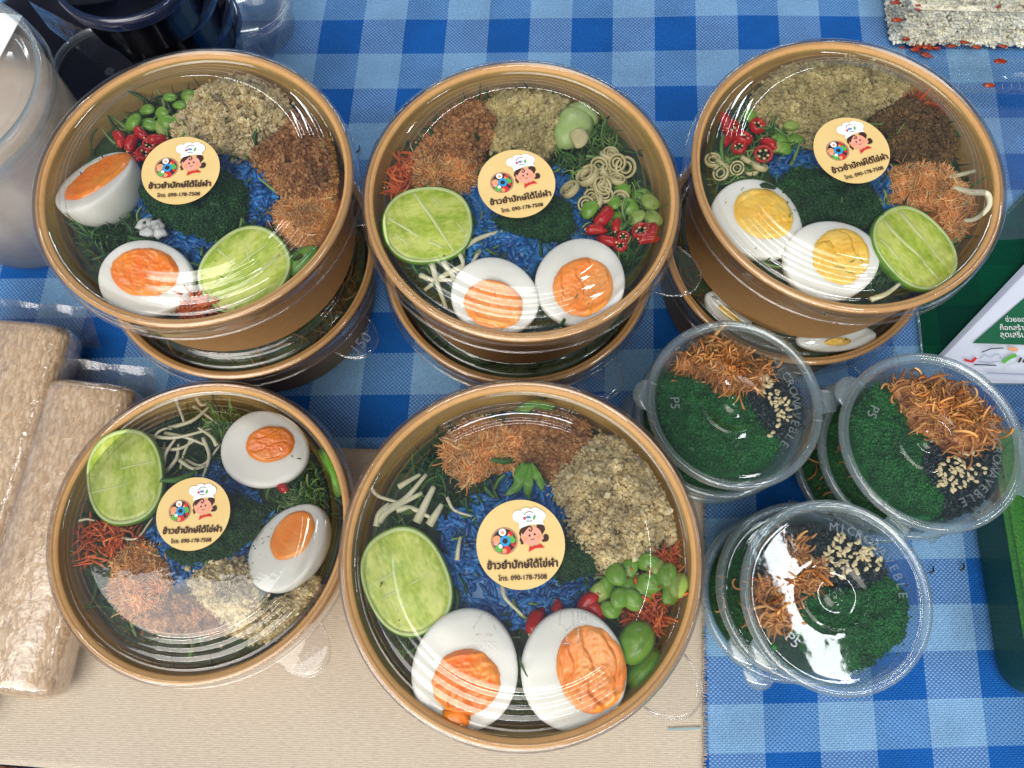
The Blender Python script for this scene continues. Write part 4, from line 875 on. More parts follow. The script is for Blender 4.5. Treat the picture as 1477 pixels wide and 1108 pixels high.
for pts in ([(480, 105), (492, 140), (500, 172)], [(405, 212), (470, 218), (550, 200)], [(440, 252), (480, 250), (525, 232)], [(470, 182), (520, 165), (562, 140)], [(495, 305), (525, 322), (552, 318)], [(560, 245), (575, 290), (560, 345)], [(525, 240), (505, 270), (500, 305)], [(438, 300), (450, 270), (470, 240)], [(600, 245), (580, 225), (560, 200)], [(400, 335), (420, 300), (430, 255)], [(540, 130), (570, 150), (600, 170)], [(460, 215), (500, 225), (548, 245)], [(520, 290), (560, 300), (600, 250)], [(415, 225), (440, 200), (500, 190)], [(545, 100), (560, 115), (580, 110)], [(450, 320), (470, 290), (480, 260)]):
    sprout(BL_, pts, Zl-.009+rnd.uniform(0, .005), 'pale bean sprout in the tangle above the sticker, front left bowl', 'bean sprouts of the front left bowl', rnd.uniform(.0013, .0019))
for pts in ([(165, 490), (190, 485), (215, 490)], [(300, 545), (350, 545), (400, 480)]):
    sprout(BL_, pts, Zl-.006, 'thin bean sprout below the lime, front left bowl', 'bean sprouts below the front left lime', .0009)
for pts, r in (([(115, 310), (140, 355), (180, 372), (225, 382)], .0012), ([(160, 402), (220, 370), (282, 300)], .0019), ([(150, 432), (180, 400), (270, 352)], .0021), ([(255, 435), (278, 385), (303, 335)], .0026), ([(290, 442), (310, 410), (325, 385)], .0024), ([(368, 540), (372, 505), (378, 475)], .0014), ([(142, 445), (150, 410), (178, 382)], .002), ([(205, 335), (230, 320), (265, 300)], .0017), ([(200, 400), (240, 395), (300, 425)], .0018), ([(340, 365), (360, 400), (410, 418)], .001)):
    sprout(BM_, pts, Zm-.007, 'pale bean sprout above the lime, front middle bowl', 'bean sprouts of the front middle bowl', r)
sprout(BM_, [(495, 605), (500, 640), (520, 665), (552, 695)], Zm-.004, 'thin brown strand below the sticker, front middle bowl', None, .0013); bpy.data.objects[-1] if False else None
for pts, r in (([(345, 700), (300, 720), (255, 755)], .0019), ([(268, 700), (280, 745), (300, 800)], .0019), ([(370, 630), (410, 605), (465, 588)], .0018), ([(300, 690), (330, 740), (330, 790)], .0018), ([(240, 720), (270, 730), (320, 730)], .0017), ([(345, 655), (355, 680), (350, 710)], .0016), ([(405, 650), (395, 665), (380, 690)], .0014)):
    sprout(UM_, pts, Zu-.008, 'pale bean sprout between lime and left egg, back middle bowl', 'bean sprouts of the back middle bowl', r)
for pts, r in (([(868, 505), (905, 495), (952, 483)], .0018), ([(880, 535), (930, 548), (985, 552), (996, 580), (985, 605), (950, 632), (915, 636)], .0022), ([(630, 880), (680, 860), (720, 830)], .0018)):
    sprout(UR_, pts, Zu-.004, 'pale bean sprout right of the lime, back right bowl', 'bean sprouts of the back right bowl', r)
def leafy(fr, outline, z, name, lab, mat, cat='greens', curl=.003, th=.0007):
    P = np.array([at(fr[0]+x*fr[2], fr[1]+y*fr[2], z) for x, y in outline]); P = np.array(bez(list(P[-2:])+list(P)+list(P[:2]), 5)[10:-11]); c = P.mean(0); n = len(P); v = [np.array([0, 0, curl])]; f = []
    for k in (.35, .7, 1.0):
        for p in P: q = (p-c)*k; v.append(np.array([q[0], q[1], curl*(1-k*k)+.0008*noise.noise(Vector((q[0]*300, q[1]*300, 1)))]))
    f += [[0, 1+i, 1+(i+1) % n] for i in range(n)]
    for j in range(2):
        for i in range(n): f.append([1+j*n+i, 1+(j+1)*n+i, 1+(j+1)*n+(i+1) % n, 1+j*n+(i+1) % n])
    b = MB(); b.add(v, f); o = b.build(name, mat, loc=c); md = o.modifiers.new('Solidify', 'SOLIDIFY'); md.thickness = th; tag(o, lab, cat); return o
def leaf_ribbons(fr, strips, z, name, lab, mat):
    b = MB(); c = at(fr[0]+strips[0][0][0][0]*fr[2], fr[1]+strips[0][0][0][1]*fr[2], z)
    for pts, w in strips:
        P = bez([at(fr[0]+x*fr[2], fr[1]+y*fr[2], z+dz)-c for x, y, dz in pts], 6); m_ = len(P); v = []; f = []
        for i, p in enumerate(P):
            t = P[min(i+1, m_-1)]-P[max(i-1, 0)]; t /= np.linalg.norm(t); sd = np.array([-t[1], t[0], 0]); ww = w*(math.sin(PI*min(1, .18+.82*i/(m_-1)))**.6+.12)*(1+.25*noise.noise(Vector((i*.5, w*900, 2))))
            v += [p+sd*ww+np.array([0, 0, .0005*math.sin(i*.9)]), p-np.array([0, 0, .0006]), p-sd*ww+np.array([0, 0, .0005*math.cos(i*.8)])]
        for i in range(m_-1): k = i*3; f += [[k, k+3, k+4, k+1], [k+1, k+4, k+5, k+2]]
        b.add(v, f)
    o = b.build(name, mat, loc=c); md = o.modifiers.new('Solidify', 'SOLIDIFY'); md.thickness = .0004; tag(o, lab, 'greens')
leaf_ribbons(BM_, [([(560, 268, .001), (548, 300, .003), (535, 335, .002), (503, 360, 0)], .0022), ([(562, 270, .001), (568, 310, .003), (566, 345, .002), (570, 372, -.001)], .0020), ([(570, 272, .001), (585, 295, .002), (600, 318, .001), (606, 348, -.001)], .0019), ([(545, 275, 0), (535, 300, .001), (528, 318, 0)], .0012)], Zm-.002, 'lettuce_piece', 'bright green lettuce tip above the sticker, front middle bowl', M['leaf_b'])
leafy(BM_, [(530, 120), (560, 100), (590, 92), (640, 108), (625, 118), (590, 112), (570, 122), (548, 132)], Zm-.006, 'lettuce_piece', 'green lettuce edge at the top rim, front middle bowl', M['leaf_b'])
leafy(BM_, [(832, 770), (850, 735), (880, 722), (905, 740), (902, 780), (870, 815), (840, 815)], Zm-.007, 'cucumber_slice', 'green cucumber slice right of the right egg, front middle bowl', M['bean'], 'cucumber', .004, .003)
leafy(BM_, [(850, 870), (880, 820), (920, 800), (930, 830), (890, 880), (860, 910)], Zm-.012, 'cucumber_slice', 'darker cucumber slice near the lower right rim, front middle bowl', M['leaf_b'], 'cucumber', .004, .003)
leafy(UM_, [(640, 300), (660, 240), (690, 215), (735, 235), (745, 265), (720, 300), (690, 325), (650, 330)], Zu-.008, 'cucumber_slice', 'pale green cucumber piece right of the beige floss, back middle bowl', M['cuc'], 'cucumber', .005, .003)
leafy(UM_, [(680, 215), (720, 205), (750, 225), (760, 250), (730, 255), (700, 240)], Zu-.010, 'cucumber_slice', 'smaller cucumber piece against the rim, back middle bowl', M['cuc'], 'cucumber', .004, .003)
leafy(UM_, [(685, 295), (700, 278), (725, 278), (738, 300), (725, 325), (700, 328)], Zu-.003, 'lemongrass_disc', 'round pale lemongrass disc on the cucumber, back middle bowl', M['lemon'], 'lemongrass', .001, .002)
leafy(BL_, [(930, 270), (960, 265), (1000, 340), (1005, 400), (985, 410), (970, 350), (945, 310)], Zl-.006, 'lettuce_piece', 'green leaf strip along the right rim, front left bowl', M['leaf_b'])
leafy(UL_, [(800, 770), (820, 715), (870, 690), (895, 705), (870, 750), (830, 780)], Zu-.008, 'lettuce_piece', 'green leaf right of the lime, back left bowl', M['leaf_b'])
b = MB()
for k in range(7):
    v, f = jitter(ICO2, .15, k); b.add(v*np.array([.005, .004, .003])*rnd.uniform(.5, 1)+np.array([rnd.uniform(-.004, .005), rnd.uniform(-.003, .004), rnd.uniform(-.001, .002)]), f.tolist())
tag(b.build('egg_white_crumb', M['white'], loc=at(219, 333, Zu-.005)), 'loose lump of egg white above the lower egg, back left bowl', 'egg')
# egg ends seen in the lower right bowl
for px, s, a, lab in (((1208, 487), (58, 20), 5, 'wide egg slice in the lower back right bowl, peeping from under the upper bowl'), ((1052, 447), (40, 18), -35, 'small egg slice at the left inside the lower back right bowl')):
    egg('egg_half', lab, px, s, a, (0, 6), (20, 6), a, M['yolk_y'], .056, (0, -.2), .5, .05, 12)

# ------------------------------------------------------------------ cups
CUP_LID = [(.0415, -.0050), (.0445, -.0048), (.0449, -.0030), (.0443, -.0010), (.0428, 0.0), (.0412, -.0003), (.0404, -.0018), (.0398, -.0030)]
CUP_PANEL = [(.0398, -.0030), (.0385, -.0031), (.0375, -.0030), (.0370, -.0030), (.0200, -.0030), (.0165, -.0030), (.0160, -.0029), (.0155, -.0022), (.0148, -.0021), (.0142, -.0027), (.0080, -.0026), (.0045, -.0024), (.0040, -.0018), (.0030, -.0018), (.0022, -.0023), (.0012, -.0021), (.0008, -.0012), (.0001, -.0011)]
CUP_BODY = [(.0, .0008), (.033, .0008), (.034, .0014), (.0402, .0235), (.0412, .0240), (.0412, .0246), (.0400, .0246), (.0396, .0240), (.0332, .0020), (.0, .0018)]
def arc_text(s, r, a0, a1, h, z, up_in=False):
    b = MB(); n = len(s)
    for i, ch in enumerate(s):
        a = a0+(a1-a0)*i/(n-1); v, f = fit_text(ch, h=h); v, f = solid(v, f, .0003); R = np.array(Matrix.Rotation(a-PI/2, 3, 'Z')); b.add(v@R.T+np.array([r*math.cos(a), r*math.sin(a), z]), f)
    return b
def make_cup(c, z0, lab, ang, top=True):
    r = empty('sauce_cup', (c[0], c[1], z0), lab, 'cup', 'small lidded cups in stacks'); H = .0275
    b = MB(); b.add(*lathe(CUP_BODY, 96)); b.build('cup_body', M['cup'], r)
    b = MB(); b.add(*lathe(CUP_LID, 112), 0); b.add(*lathe(CUP_PANEL, 112), 1)
    for a, w, ln, rnd_ in ((ang+.02, .0065, .0075, False), (ang+PI-.1, .0085, .0070, True)):
        v = []; f = []; ca, sa = math.cos(a), math.sin(a); n = 14
        for i in range(n+1):
            t = -1+2*i/n; out = ln*(math.sqrt(max(0, 1-t*t)) if rnd_ else min(1, (1-abs(t))*8)); x0 = math.sqrt(.0446**2-(w*t)**2)-.0003
            for q in (x0, x0+out):
                for zz in (-.0040, -.0030): v.append((q*ca-w*t*sa, q*sa+w*t*ca, zz))
        for i in range(n): k = i*4; f += [[k+1, k+3, k+7, k+5], [k, k+4, k+6, k+2], [k+2, k+6, k+7, k+3]]
        b.add(v, f, 0)
    for i in range(4):
        a = ang+PI/4*1.7+i*PI/2; b.add(*tube([(.0398*math.cos(a), .0398*math.sin(a), -.0018), (.0440*math.cos(a), .0440*math.sin(a), 0)], .0005, None, 5), 0)
    lid = b.build('lid', [M['cup_rim'], M['cup_lid']], r, (0, 0, H))
    if top:
        t = arc_text('MICROWAVEBLE', .0318, ang+.74, ang-.74, .0041, -.0033); R = np.array(Matrix.Rotation(ang-PI/2, 3, 'Z'))
        t.build('lettering', M['cup_text'], lid, smooth=False); t = MB(); v, f = fit_text('P5', h=.0046); v, f = solid(v, f, .0003); t.add(v@R.T+np.array([-.0300*math.cos(ang), -.0300*math.sin(ang), -.0032]), f); t.build('plastic_code', M['cup_text'], lid, smooth=False)
    return r
STACKS = {'A': ((1061, 579), .0795, .03, 'left cup stack', (0, 0)), 'B': ((1348, 633), .0905, -.47, 'right cup stack', (0, 0)), 'C': ((1209, 858), .0810, .76, 'front cup stack', (0, 0))}
CUPTOP = {}
for k, (px, zt, ang, nm, _) in STACKS.items():
    c = at(*px, zt); n = 3; step = .0268; z0 = zt-.0275
    for i in range(n):
        zz = z0-step*i
        if k == 'B': zz = z0-.0305*i
        off = np.array([rnd.uniform(-.002, .002), rnd.uniform(-.002, .002)])*(i > 0)
        if k == 'C' and i: off += np.array([-.003*i, .002])
        lab = ('top lidded clear cup of the %s, green granules and fried shallots inside' % nm, 'middle lidded clear cup of the %s' % nm, 'bottom lidded clear cup of the %s standing on the checked cloth' % nm)[i]
        make_cup((c[0]+off[0], c[1]+off[1]), zz, lab, ang+(0 if i == 0 else rnd.uniform(-1, 1)), i == 0)
        if i:
            a = nr.uniform(0, 2*PI, 3500); rr = .0365*np.sqrt(nr.random(3500)); zf = zz+.0185
            pos = np.stack([c[0]+off[0]+rr*np.cos(a), c[1]+off[1]+rr*np.sin(a), zf+nr.uniform(-.001, .0015, 3500)], -1); p1 = scatter_arrays(GRAN, pos, np.full((3500, 3), .0006))
            v, f = lathe([(.0335, zz+.0022), (.0382, zf-.0008), (.02, zf), (.0003, zf)], 48); me = mesh_np('green_granules', [p1, (np.array(v)+np.array([c[0]+off[0], c[1]+off[1], 0]), np.array(f))], [M['wolf_c']])
            tag(link('green_granules', me), 'dark green granules filling the %s cup of the %s' % (('', 'middle', 'bottom')[i], nm), 'greens', None, 'stuff')
            X = [(.030*math.cos(t)*q-.012, .030*math.sin(t)*q-.003) for t in np.linspace(0, 6.28, 14) for q in (.2, .5, .8)]
            pos = np.array([(c[0]+off[0]+x*.7-.008, c[1]+off[1]+y*.7, zf+.002+rnd.uniform(0, .003)) for x, y in X]); me = mesh_np('fried_shallots', [scatter_arrays(CURL, pos, np.full((len(pos), 3), .014), R=lay(len(pos), .4))], [M['shallot']])
            tag(link('fried_shallots', me), 'orange brown fried shallots in the %s cup of the %s' % (('', 'middle', 'bottom')[i], nm), 'shallots', None, 'stuff')
    CUPTOP[k] = (c, z0)
def sesame_me(mat):
    b = MB(); v = ICO2[0].copy(); v = v*np.array([.0016, .00095, .0005]); v[:, 1] *= (1-.35*v[:, 0]/.0016); b.add(v, ICO2[1].tolist()); return shared('sesame_seed', b, [mat])
SES, BSES = sesame_me(M['sesame']), sesame_me(M['bsesame'])
CA, CB, CC = (920, 450, .2617), (900, 440, .5236), (1020, 700, .2798)
CUPF = {
 'A': (CA, [(120, 360), (280, 345), (400, 400), (500, 450), (600, 470), (640, 560), (700, 640), (800, 690), (720, 800), (570, 870), (400, 865), (250, 770), (150, 610), (120, 450)],
       [(560, 420), (700, 365), (820, 400), (890, 470), (880, 620), (800, 710), (700, 650), (640, 560), (580, 480)],
       [(190, 320), (250, 240), (350, 175), (430, 165), (560, 205), (610, 285), (690, 275), (725, 335), (650, 425), (560, 440), (480, 445), (400, 395), (330, 345)],
       [(640, 375), (705, 330), (765, 430), (860, 490), (855, 570), (770, 650), (720, 715), (690, 690), (765, 560), (700, 480)], 52, [(595, 122), (552, 213), (710, 275), (760, 320), (690, 510), (640, 470)]),
 'B': (CB, [(635, 310), (700, 225), (760, 265), (785, 330), (835, 380), (815, 440), (880, 520), (870, 575), (780, 565), (700, 500), (650, 410)],
       [(830, 380), (900, 400), (1015, 385), (1030, 450), (985, 540), (900, 585), (850, 530), (810, 440)],
       [(740, 225), (790, 205), (850, 212), (940, 238), (1025, 330), (1015, 370), (960, 405), (900, 405), (830, 355), (790, 335), (760, 280)],
       [(880, 415), (960, 400), (1005, 460), (965, 490), (905, 530), (860, 500), (860, 440)], 58, [(1000, 500), (940, 545), (830, 420)]),
 'C': (CC, [(470, 600), (520, 555), (640, 535), (800, 560), (900, 480), (1000, 550), (1025, 680), (990, 790), (880, 870), (850, 915), (680, 965), (560, 860), (470, 730)],
       [(390, 250), (540, 215), (620, 225), (760, 295), (885, 400), (915, 470), (800, 510), (680, 510), (520, 390), (460, 310)],
       [(265, 520), (420, 430), (430, 350), (470, 265), (515, 400), (605, 440), (570, 525), (475, 525), (445, 600), (375, 755), (300, 660)],
       [(530, 370), (620, 310), (690, 240), (770, 280), (865, 310), (915, 420), (840, 445), (760, 480), (660, 495), (600, 465)], 82, [(640, 155), (655, 185), (620, 245), (500, 220)])}
for k, (fr, wolf, dark, shal, ses, nses, bl) in CUPF.items():
    nm = STACKS[k][3]; z = STACKS[k][1]-.0125
    c, z0 = CUPTOP[k]; v, f = lathe([(.0335, z0+.0022), (.0372, z-.006), (.0003, z-.006)], 48)
    mo(fr, 'green_granules', 'bright green granular mass in the top cup of the %s' % nm, M['wolf_c'], wolf, z, 'gran', 9000, .00045, h=.0045, d0=.006, cat='greens', basemat=M['wolf_c'])
    mo(fr, 'seaweed_flakes', 'black seaweed flakes under the sesame in the top cup of the %s' % nm, M['seaweed'], dark, z+.0005, 'crumb', 1600, .0006, h=.0022, d0=.004, cat='seaweed')
    mo(fr, 'fried_shallots', 'curly orange brown fried shallots in the top cup of the %s' % nm, M['shallot'], shal, z+.002, 'curl', 620, .0115, h=.007, d0=.006, cat='shallots', base=True)
    P = poly_world(ses, z+.004, *fr); X = sample_poly(P, nses)
    for x, y in X:
        put('sesame_seed', SES, (x, y, z+.0035+rnd.uniform(0, .0022)), (rnd.uniform(-.6, .6), rnd.uniform(-.6, .6), rnd.uniform(0, 6.28)), rnd.uniform(.85, 1.1), 'pale sesame seed scattered on black seaweed in the top cup of the %s' % nm, 'sesame seed', 'sesame seeds of the %s' % nm)
    for x, y in bl:
        p = at(fr[0]+x*fr[2], fr[1]+y*fr[2], z+.006); put('sesame_seed', BSES, p, (0, 0, rnd.uniform(0, 6)), .9, 'black sesame seed near the shallots in the top cup of the %s' % nm, 'sesame seed', 'black sesame seeds of the %s' % nm)
b = MB(); v, f = jitter(ICO2, .12, 5); b.add(v*np.array([.0015, .0014, .0006]), f.tolist()); tag(b.build('green_crumb', M['wolf_c'], loc=at(1117, 933, .0808)), 'tiny green crumb on the rim of the front cup lid', 'crumb')

# ------------------------------------------------------------------ rice packs
def rice_pack(label, A, B_, w, h, n, seed):
    """vacuum pack lying from A (far) to B_ (near)"""
    A, B_ = np.array(A), np.array(B_); d = B_-A; Ln = np.linalg.norm(d); d /= Ln; s = np.array([d[1], -d[0]]); r = empty('rice_pack', (A[0], A[1], .0005), label, 'rice pack', 'rice packs at the left'); q = .5
    def sec(t):
        e = min(1, (t*Ln)/.006, ((1-t)*Ln)/.006); e = math.sqrt(max(0, 1-(1-e)**2)); return .80+.20*e, .45+.55*e
    def P(t, a, grow=0):
        e, eh = sec(t); ca, sa = math.cos(a), math.sin(a); pw = .62; wob = 1+.018*noise.noise(Vector((t*6, ca*1.5, seed+sa)))
        x = math.copysign(abs(ca)**pw, ca)*(w/2*e*wob+grow); z = h/2+math.copysign(abs(sa)**pw, sa)*(h/2*eh*wob+grow)
        c = d*t*Ln+s*x; return np.array([c[0], c[1], max(z, 0)])
    def shell(grow, nt=60, na=40):
        v = []; f = []
        for i in range(nt+1):
            for k in range(na): v.append(P(i/nt, 2*PI*k/na, grow))
        for i in range(nt):
            for k in range(na): f.append([i*na+k, i*na+(k+1) % na, (i+1)*na+(k+1) % na, (i+1)*na+k])
        f.append(list(range(na))); f.append([nt*na+k for k in range(na)]); return v, f
    b = MB(); b.add(*shell(-.0006)); core = b.build('rice_mass', M['ricebody'], r); fixn(core)
    f_ = MB(); v, f = shell(.0006); f_.add(v, f); 
    # sealed film flap past the far end
    v = []; f = []; nn = 40
    for i in range(nn+1):
        x = -w*.62+w*1.2*i/nn
        for k in range(5):
            dd = .006-.0045*k; e = s*x+d*(dd+.0012*noise.noise(Vector((x*60, 0, seed)))); v.append((e[0], e[1], h*(.80-.16*(4-k))+.0022*noise.noise(Vector((x*70, k*.3, seed+2)))))
    for i in range(nn):
        for k in range(4): f.append([i*5+k, (i+1)*5+k, (i+1)*5+k+1, i*5+k+1])
    f_.add(v, f)
    f_.build('plastic_film', M['film'], r); return r
rice_pack('clear plastic pack of beige rice grains, leftmost, cut off by the photo edge', (-.2905, .1640), (-.3065, -.06), .064, .036, 9500, 1)
rice_pack('clear plastic pack of beige rice grains beside the front left bowl', (-.2435, .1290), (-.2580, -.040), .055, .031, 9000, 2)

# ------------------------------------------------------------------ tub, dark tubs, bags at the back left
def tub(c, R, H, label, fill=True):
    r = empty('storage_tub', (c[0], c[1], 0), label, 'tub')
    b = MB(); b.add(*lathe([(.0, .001), (R*.84, .001), (R*.87, .004), (R*.95, H-.012), (R*.97, H-.010), (R*.97, H-.004), (R*.93, H-.004)], 96)); b.build('tub_body', M['tubwall'], r)
    l = MB(); l.add(*lathe([(R*1.0, H-.016), (R*1.015, H-.010), (R*1.01, H-.003), (R*.985, H), (R*.94, H+.0005), (R*.925, H-.003), (R*.91, H-.0055), (R*.86, H-.006), (R*.84, H-.0045), (R*.80, H-.0045), (R*.78, H-.0055), (R*.74, H-.0055), (R*.72, H-.0045), (R*.0005, H-.0040)], 112)); l.add(*lathe([(R*.986, H+.0004), (R*.94, H+.0009), (R*.93, H-.002)], 112), 1); l.add(*lathe([(R*1.016, H-.0115), (R*1.024, H-.0105), (R*1.018, H-.0065)], 112), 1); l.build('lid', [M['tubwall'], M['cup_rim']], r)
    if fill:
        f = MB(); f.add(*lathe([(.0005, .003), (R*.845, .003), (R*.935, H-.022), (R*.6, H-.020), (.0005, H-.019)], 64)); o = f.build('powder', M['tubfill']); o.location = (c[0], c[1], 0); tag(o, 'pale tan powder inside the big tub at the left edge', 'powder', None, 'stuff')
    return r
t = tub((-.312, .262), .062, .112, 'large translucent tub with frosted lid at the back left corner')
b = MB(); b.add([(-.026, -.012, 0), (.004, -.016, 0), (.010, .012, 0), (-.022, .016, 0)], [[0, 1, 2, 3]]); b.add([(-.026, -.012, -.0004), (.004, -.016, -.0004), (.010, .012, -.0004), (-.022, .016, -.0004)], [[3, 2, 1, 0]])
o = b.build('price_label', M['st_w'], t, smooth=False); p = at(-2, 48, .1095); o.location = (p[0]+.312, p[1]-.262, .1095)
tub((-.262, .330), .034, .045, 'low translucent tub behind the large frosted tub', False)
DK = [((176, -50), .135, .036), ((212, -17), .104, .037), ((240, 12), .073, .038), ((258, 30), .042, .038)]
M['drim'] = plastic('dark_tub_rim', (.35, .40, .62), .22, (.05, .10, .30), .12, 1.6, .05)
for i, (px, z, R) in enumerate(DK):
    c = at(*px, z); r = empty('sauce_tub', (c[0], c[1], z-.030), ('topmost dark sauce tub of the stack behind the back left bowl', 'second dark sauce tub from the top of the dark stack', 'third dark sauce tub of the dark stack', 'lowest dark sauce tub of the dark stack')[i], 'tub', 'dark sauce tubs in a stack')
    b = MB(); b.add(*lathe([(.0003, .001), (R*.85, .001), (R*.95, .026), (R*.97, .027)], 80)); b.build('tub_body', M['dtub'], r)
    b = MB(); b.add(*lathe([(R*.99, .024), (R*1.02, .0245), (R*1.02, .029), (R*.99, .0305), (R*.94, .0305), (R*.92, .028), (.0003, .0285)], 96)); b.add(*lathe([(R*1.022, .0243), (R*1.028, .027), (R*1.022, .0296), (R*.99, .0310), (R*.945, .0310)], 96), 1); b.build('lid', [M['dtub'], M['drim']], r)
    b = MB(); b.add(*lathe([(.0003, .002), (R*.84, .002), (R*.93, .025), (.0003, .0255)], 64)); o = b.build('sauce', M['sauce'], loc=(c[0], c[1], z-.030)); tag(o, ('dark sauce in the topmost dark tub', 'dark sauce in the second dark tub', 'dark sauce in the third dark tub', 'dark sauce in the lowest dark tub')[i], 'sauce', None, 'stuff')
def sheet(name, label, cat, mat, fn, nu=30, nv=30, parent=None, solid_=.0003):
    v = [fn(i/nu, j/nv) for i in range(nu+1) for j in range(nv+1)]; f = [[i*(nv+1)+j, (i+1)*(nv+1)+j, (i+1)*(nv+1)+j+1, i*(nv+1)+j+1] for i in range(nu) for j in range(nv)]
    b = MB(); b.add(v, f); o = b.build(name, mat, parent)
    if solid_: md = o.modifiers.new('Solidify', 'SOLIDIFY'); md.thickness = solid_
    if label: tag(o, label, cat)
    return o
def quad(c00, c10, c11, c01, bump=None):
    c = [np.array(x, float) for x in (c00, c10, c11, c01)]
    def fn(u, v):
        p = c[0]*(1-u)*(1-v)+c[1]*u*(1-v)+c[2]*u*v+c[3]*(1-u)*v
        return p+np.array([0, 0, bump(p, u, v)]) if bump else p
    return fn
# black block added and enlarged to darken the space between tub and stack
b = MB(); v = []
def blob_box(c, sx, sy, sz, rot, n=5, pw=.35):
    v, f = ICO3; v = np.sign(v)*np.abs(v)**pw; R = np.array(Matrix.Rotation(rot, 3, 'Z')); return (v*np.array([sx, sy, sz]))@R.T+np.array(c), f.tolist()
p = at(150, 125, .03); b.add(*blob_box((p[0]-.005, p[1]+.005, .021), .092, .046, .020, -.45)); tag(b.build('dark_filler', M['sauce']), 'black filler packet added to darken the gap between the big tub and the dark stack', 'packet')
p0, p1, p2, p3 = at(55, 10, .10), at(330, 150, .03), at(400, 95, .003), at(290, -30, .09)
sheet('plastic_bag', 'crumpled clear plastic bag draped beside the dark sauce tubs', 'bag', M['film'], quad(at(275, -20, .08), at(310, 90, .045), at(400, 105, .003), at(330, -30, .02), lambda p, u, v: .006*noise.noise(Vector((p[0]*40, p[1]*40, 3)))+.004*noise.noise(Vector((p[0]*110, p[1]*110, 5)))), 40, 40, solid_=0)
sheet('plastic_wrap', 'clear wrinkled wrap crossing in front of the dark tubs', 'wrap', M['film'], quad(at(40, 0, .10), at(70, 40, .10), at(185, 130, .05), at(205, 90, .05), lambda p, u, v: .004*noise.noise(Vector((p[0]*60, p[1]*60, 8)))), 40, 20, solid_=0)
c = at(345, -8, .03); r = empty('sauce_tub', (c[0], c[1], 0), 'small clear tub at the top edge right of the dark stack', 'tub')
b = MB(); b.add(*lathe([(.0003, .001), (.030, .001), (.034, .026), (.037, .027), (.037, .030), (.033, .031), (.032, .028), (.0003, .028)], 80)); b.build('tub_body', M['cup'], r)

# ------------------------------------------------------------------ clear boxes, leaflet, green film and green block at the right
def boxshell(x0, x1, y0, y1, z0, z1, fl=.004, rad=.006):
    """open rounded box, flared upwards"""
    def ring(a, b_, c_, d_, z):
        o = []
        for cx, cy, s in ((b_-rad, d_-rad, 0), (a+rad, d_-rad, 1), (a+rad, c_+rad, 2), (b_-rad, c_+rad, 3)):
            for k in range(6): t = PI/2*(s+k/5); o.append((cx+rad*math.cos(t), cy+rad*math.sin(t), z))
        return o
    rs = [ring(x0, x1, y0, y1, z0), ring(x0-fl, x1+fl, y0-fl, y1+fl, z1), ring(x0-fl-.004, x1+fl+.004, y0-fl-.004, y1+fl+.004, z1+.0004)]; n = 24
    v = [p for r in rs for p in r]; f = [[j*n+i, j*n+(i+1) % n, (j+1)*n+(i+1) % n, (j+1)*n+i] for j in range(2) for i in range(n)]+[list(range(n-1, -1, -1))]; return v, f
r = empty('food_box', (.33, .41, 0), 'clear plastic box of white rice with red sauce at the top right corner', 'box')
x0, y0 = .262, .402
v, f = boxshell(x0-.33, .42-.33, y0-.41, .49-.41, .001, .040); b = MB(); b.add(v, f); b.build('box_body', M['box'], r)
b = MB(); vv, ff = boxshell(x0-.33-.001, .42-.33, y0-.41-.001, .49-.41, .0405, .055, -.006); b.add(vv, ff); b.build('lid', M['box'], r)
P = np.array([(x0+.003, y0+.003), (.418, y0+.003), (.418, .488), (x0+.003, .488)]); X = sample_poly(P, 1700); pos = np.concatenate([X, (.036+.004*nr.random(1700))[:, None]], 1)
side = np.stack([nr.uniform(x0+.002, .418, 1700), np.full(1700, y0+.0015), nr.uniform(.003, .038, 1700)], -1); side2 = np.stack([np.full(600, x0+.0015), nr.uniform(y0+.002, .46, 600), nr.uniform(.003, .038, 600)], -1); pos = np.concatenate([pos, side, side2])
bv, bf = boxshell(x0+.003, .417, y0+.003, .487, .002, .036, 0); bq = np.array([q for q in bf if len(q) == 4]); tv = [v_ for v_ in bv]; 
top = np.array([(x0+.003, y0+.003, .036), (.417, y0+.003, .036), (.417, .487, .036), (x0+.003, .487, .036)])
me = mesh_np('white_rice', [scatter_arrays(GRAIN, pos, np.array([[.0028, .0012, .0011]])*nr.uniform(.8, 1.2, (len(pos), 1)), R=rotmats(len(pos))), (np.array(tv), bq), (top, np.array([[0, 1, 2, 3]]))], [M['whiterice']]); tag(link('white_rice', me), 'white cooked rice packed in the clear box at the top right', 'rice', None, 'stuff')
b = MB(); rs = random.Random(5)
for k in range(44):
    t = rs.random()
    if k < 18: p = (x0-.002+rs.uniform(-.004, .004), y0+rs.uniform(-.002, .07), rs.uniform(.02, .045))
    elif k < 32: p = (x0+rs.random()**2*.08, y0-.004+rs.uniform(-.002, .002), rs.uniform(.003, .014))
    else: p = (x0+rs.uniform(0, .10), y0+rs.uniform(-.002, .01), rs.uniform(.03, .043))
    v, f = jitter(ICO2, .2, k); s_ = rs.uniform(.0007, .0022); b.add(v*np.array([s_*1.7, s_*.7, s_*.4])+np.array(p), f.tolist())
tag(b.build('red_sauce', M['redsauce']), 'red oily sauce smeared on the corner of the clear rice box', 'sauce', None, 'stuff')
r = empty('clear_clamshell', (.33, .37, 0), 'empty clear ribbed clamshell lid lying below the rice box', 'box')
b = MB(); vv, ff = boxshell(.274-.33, .43-.33, .352-.37, .386-.37, .001, .014, -.005); b.add([(x, y, z) for x, y, z in vv], ff); 
for k in range(24): x = .282+k*.006; b.add(*tube([(x-.33+.004, .384-.37, .0142), (x-.33, .370-.37, .0146), (x-.33-.003, .357-.37, .0142)], .0005, None, 5))
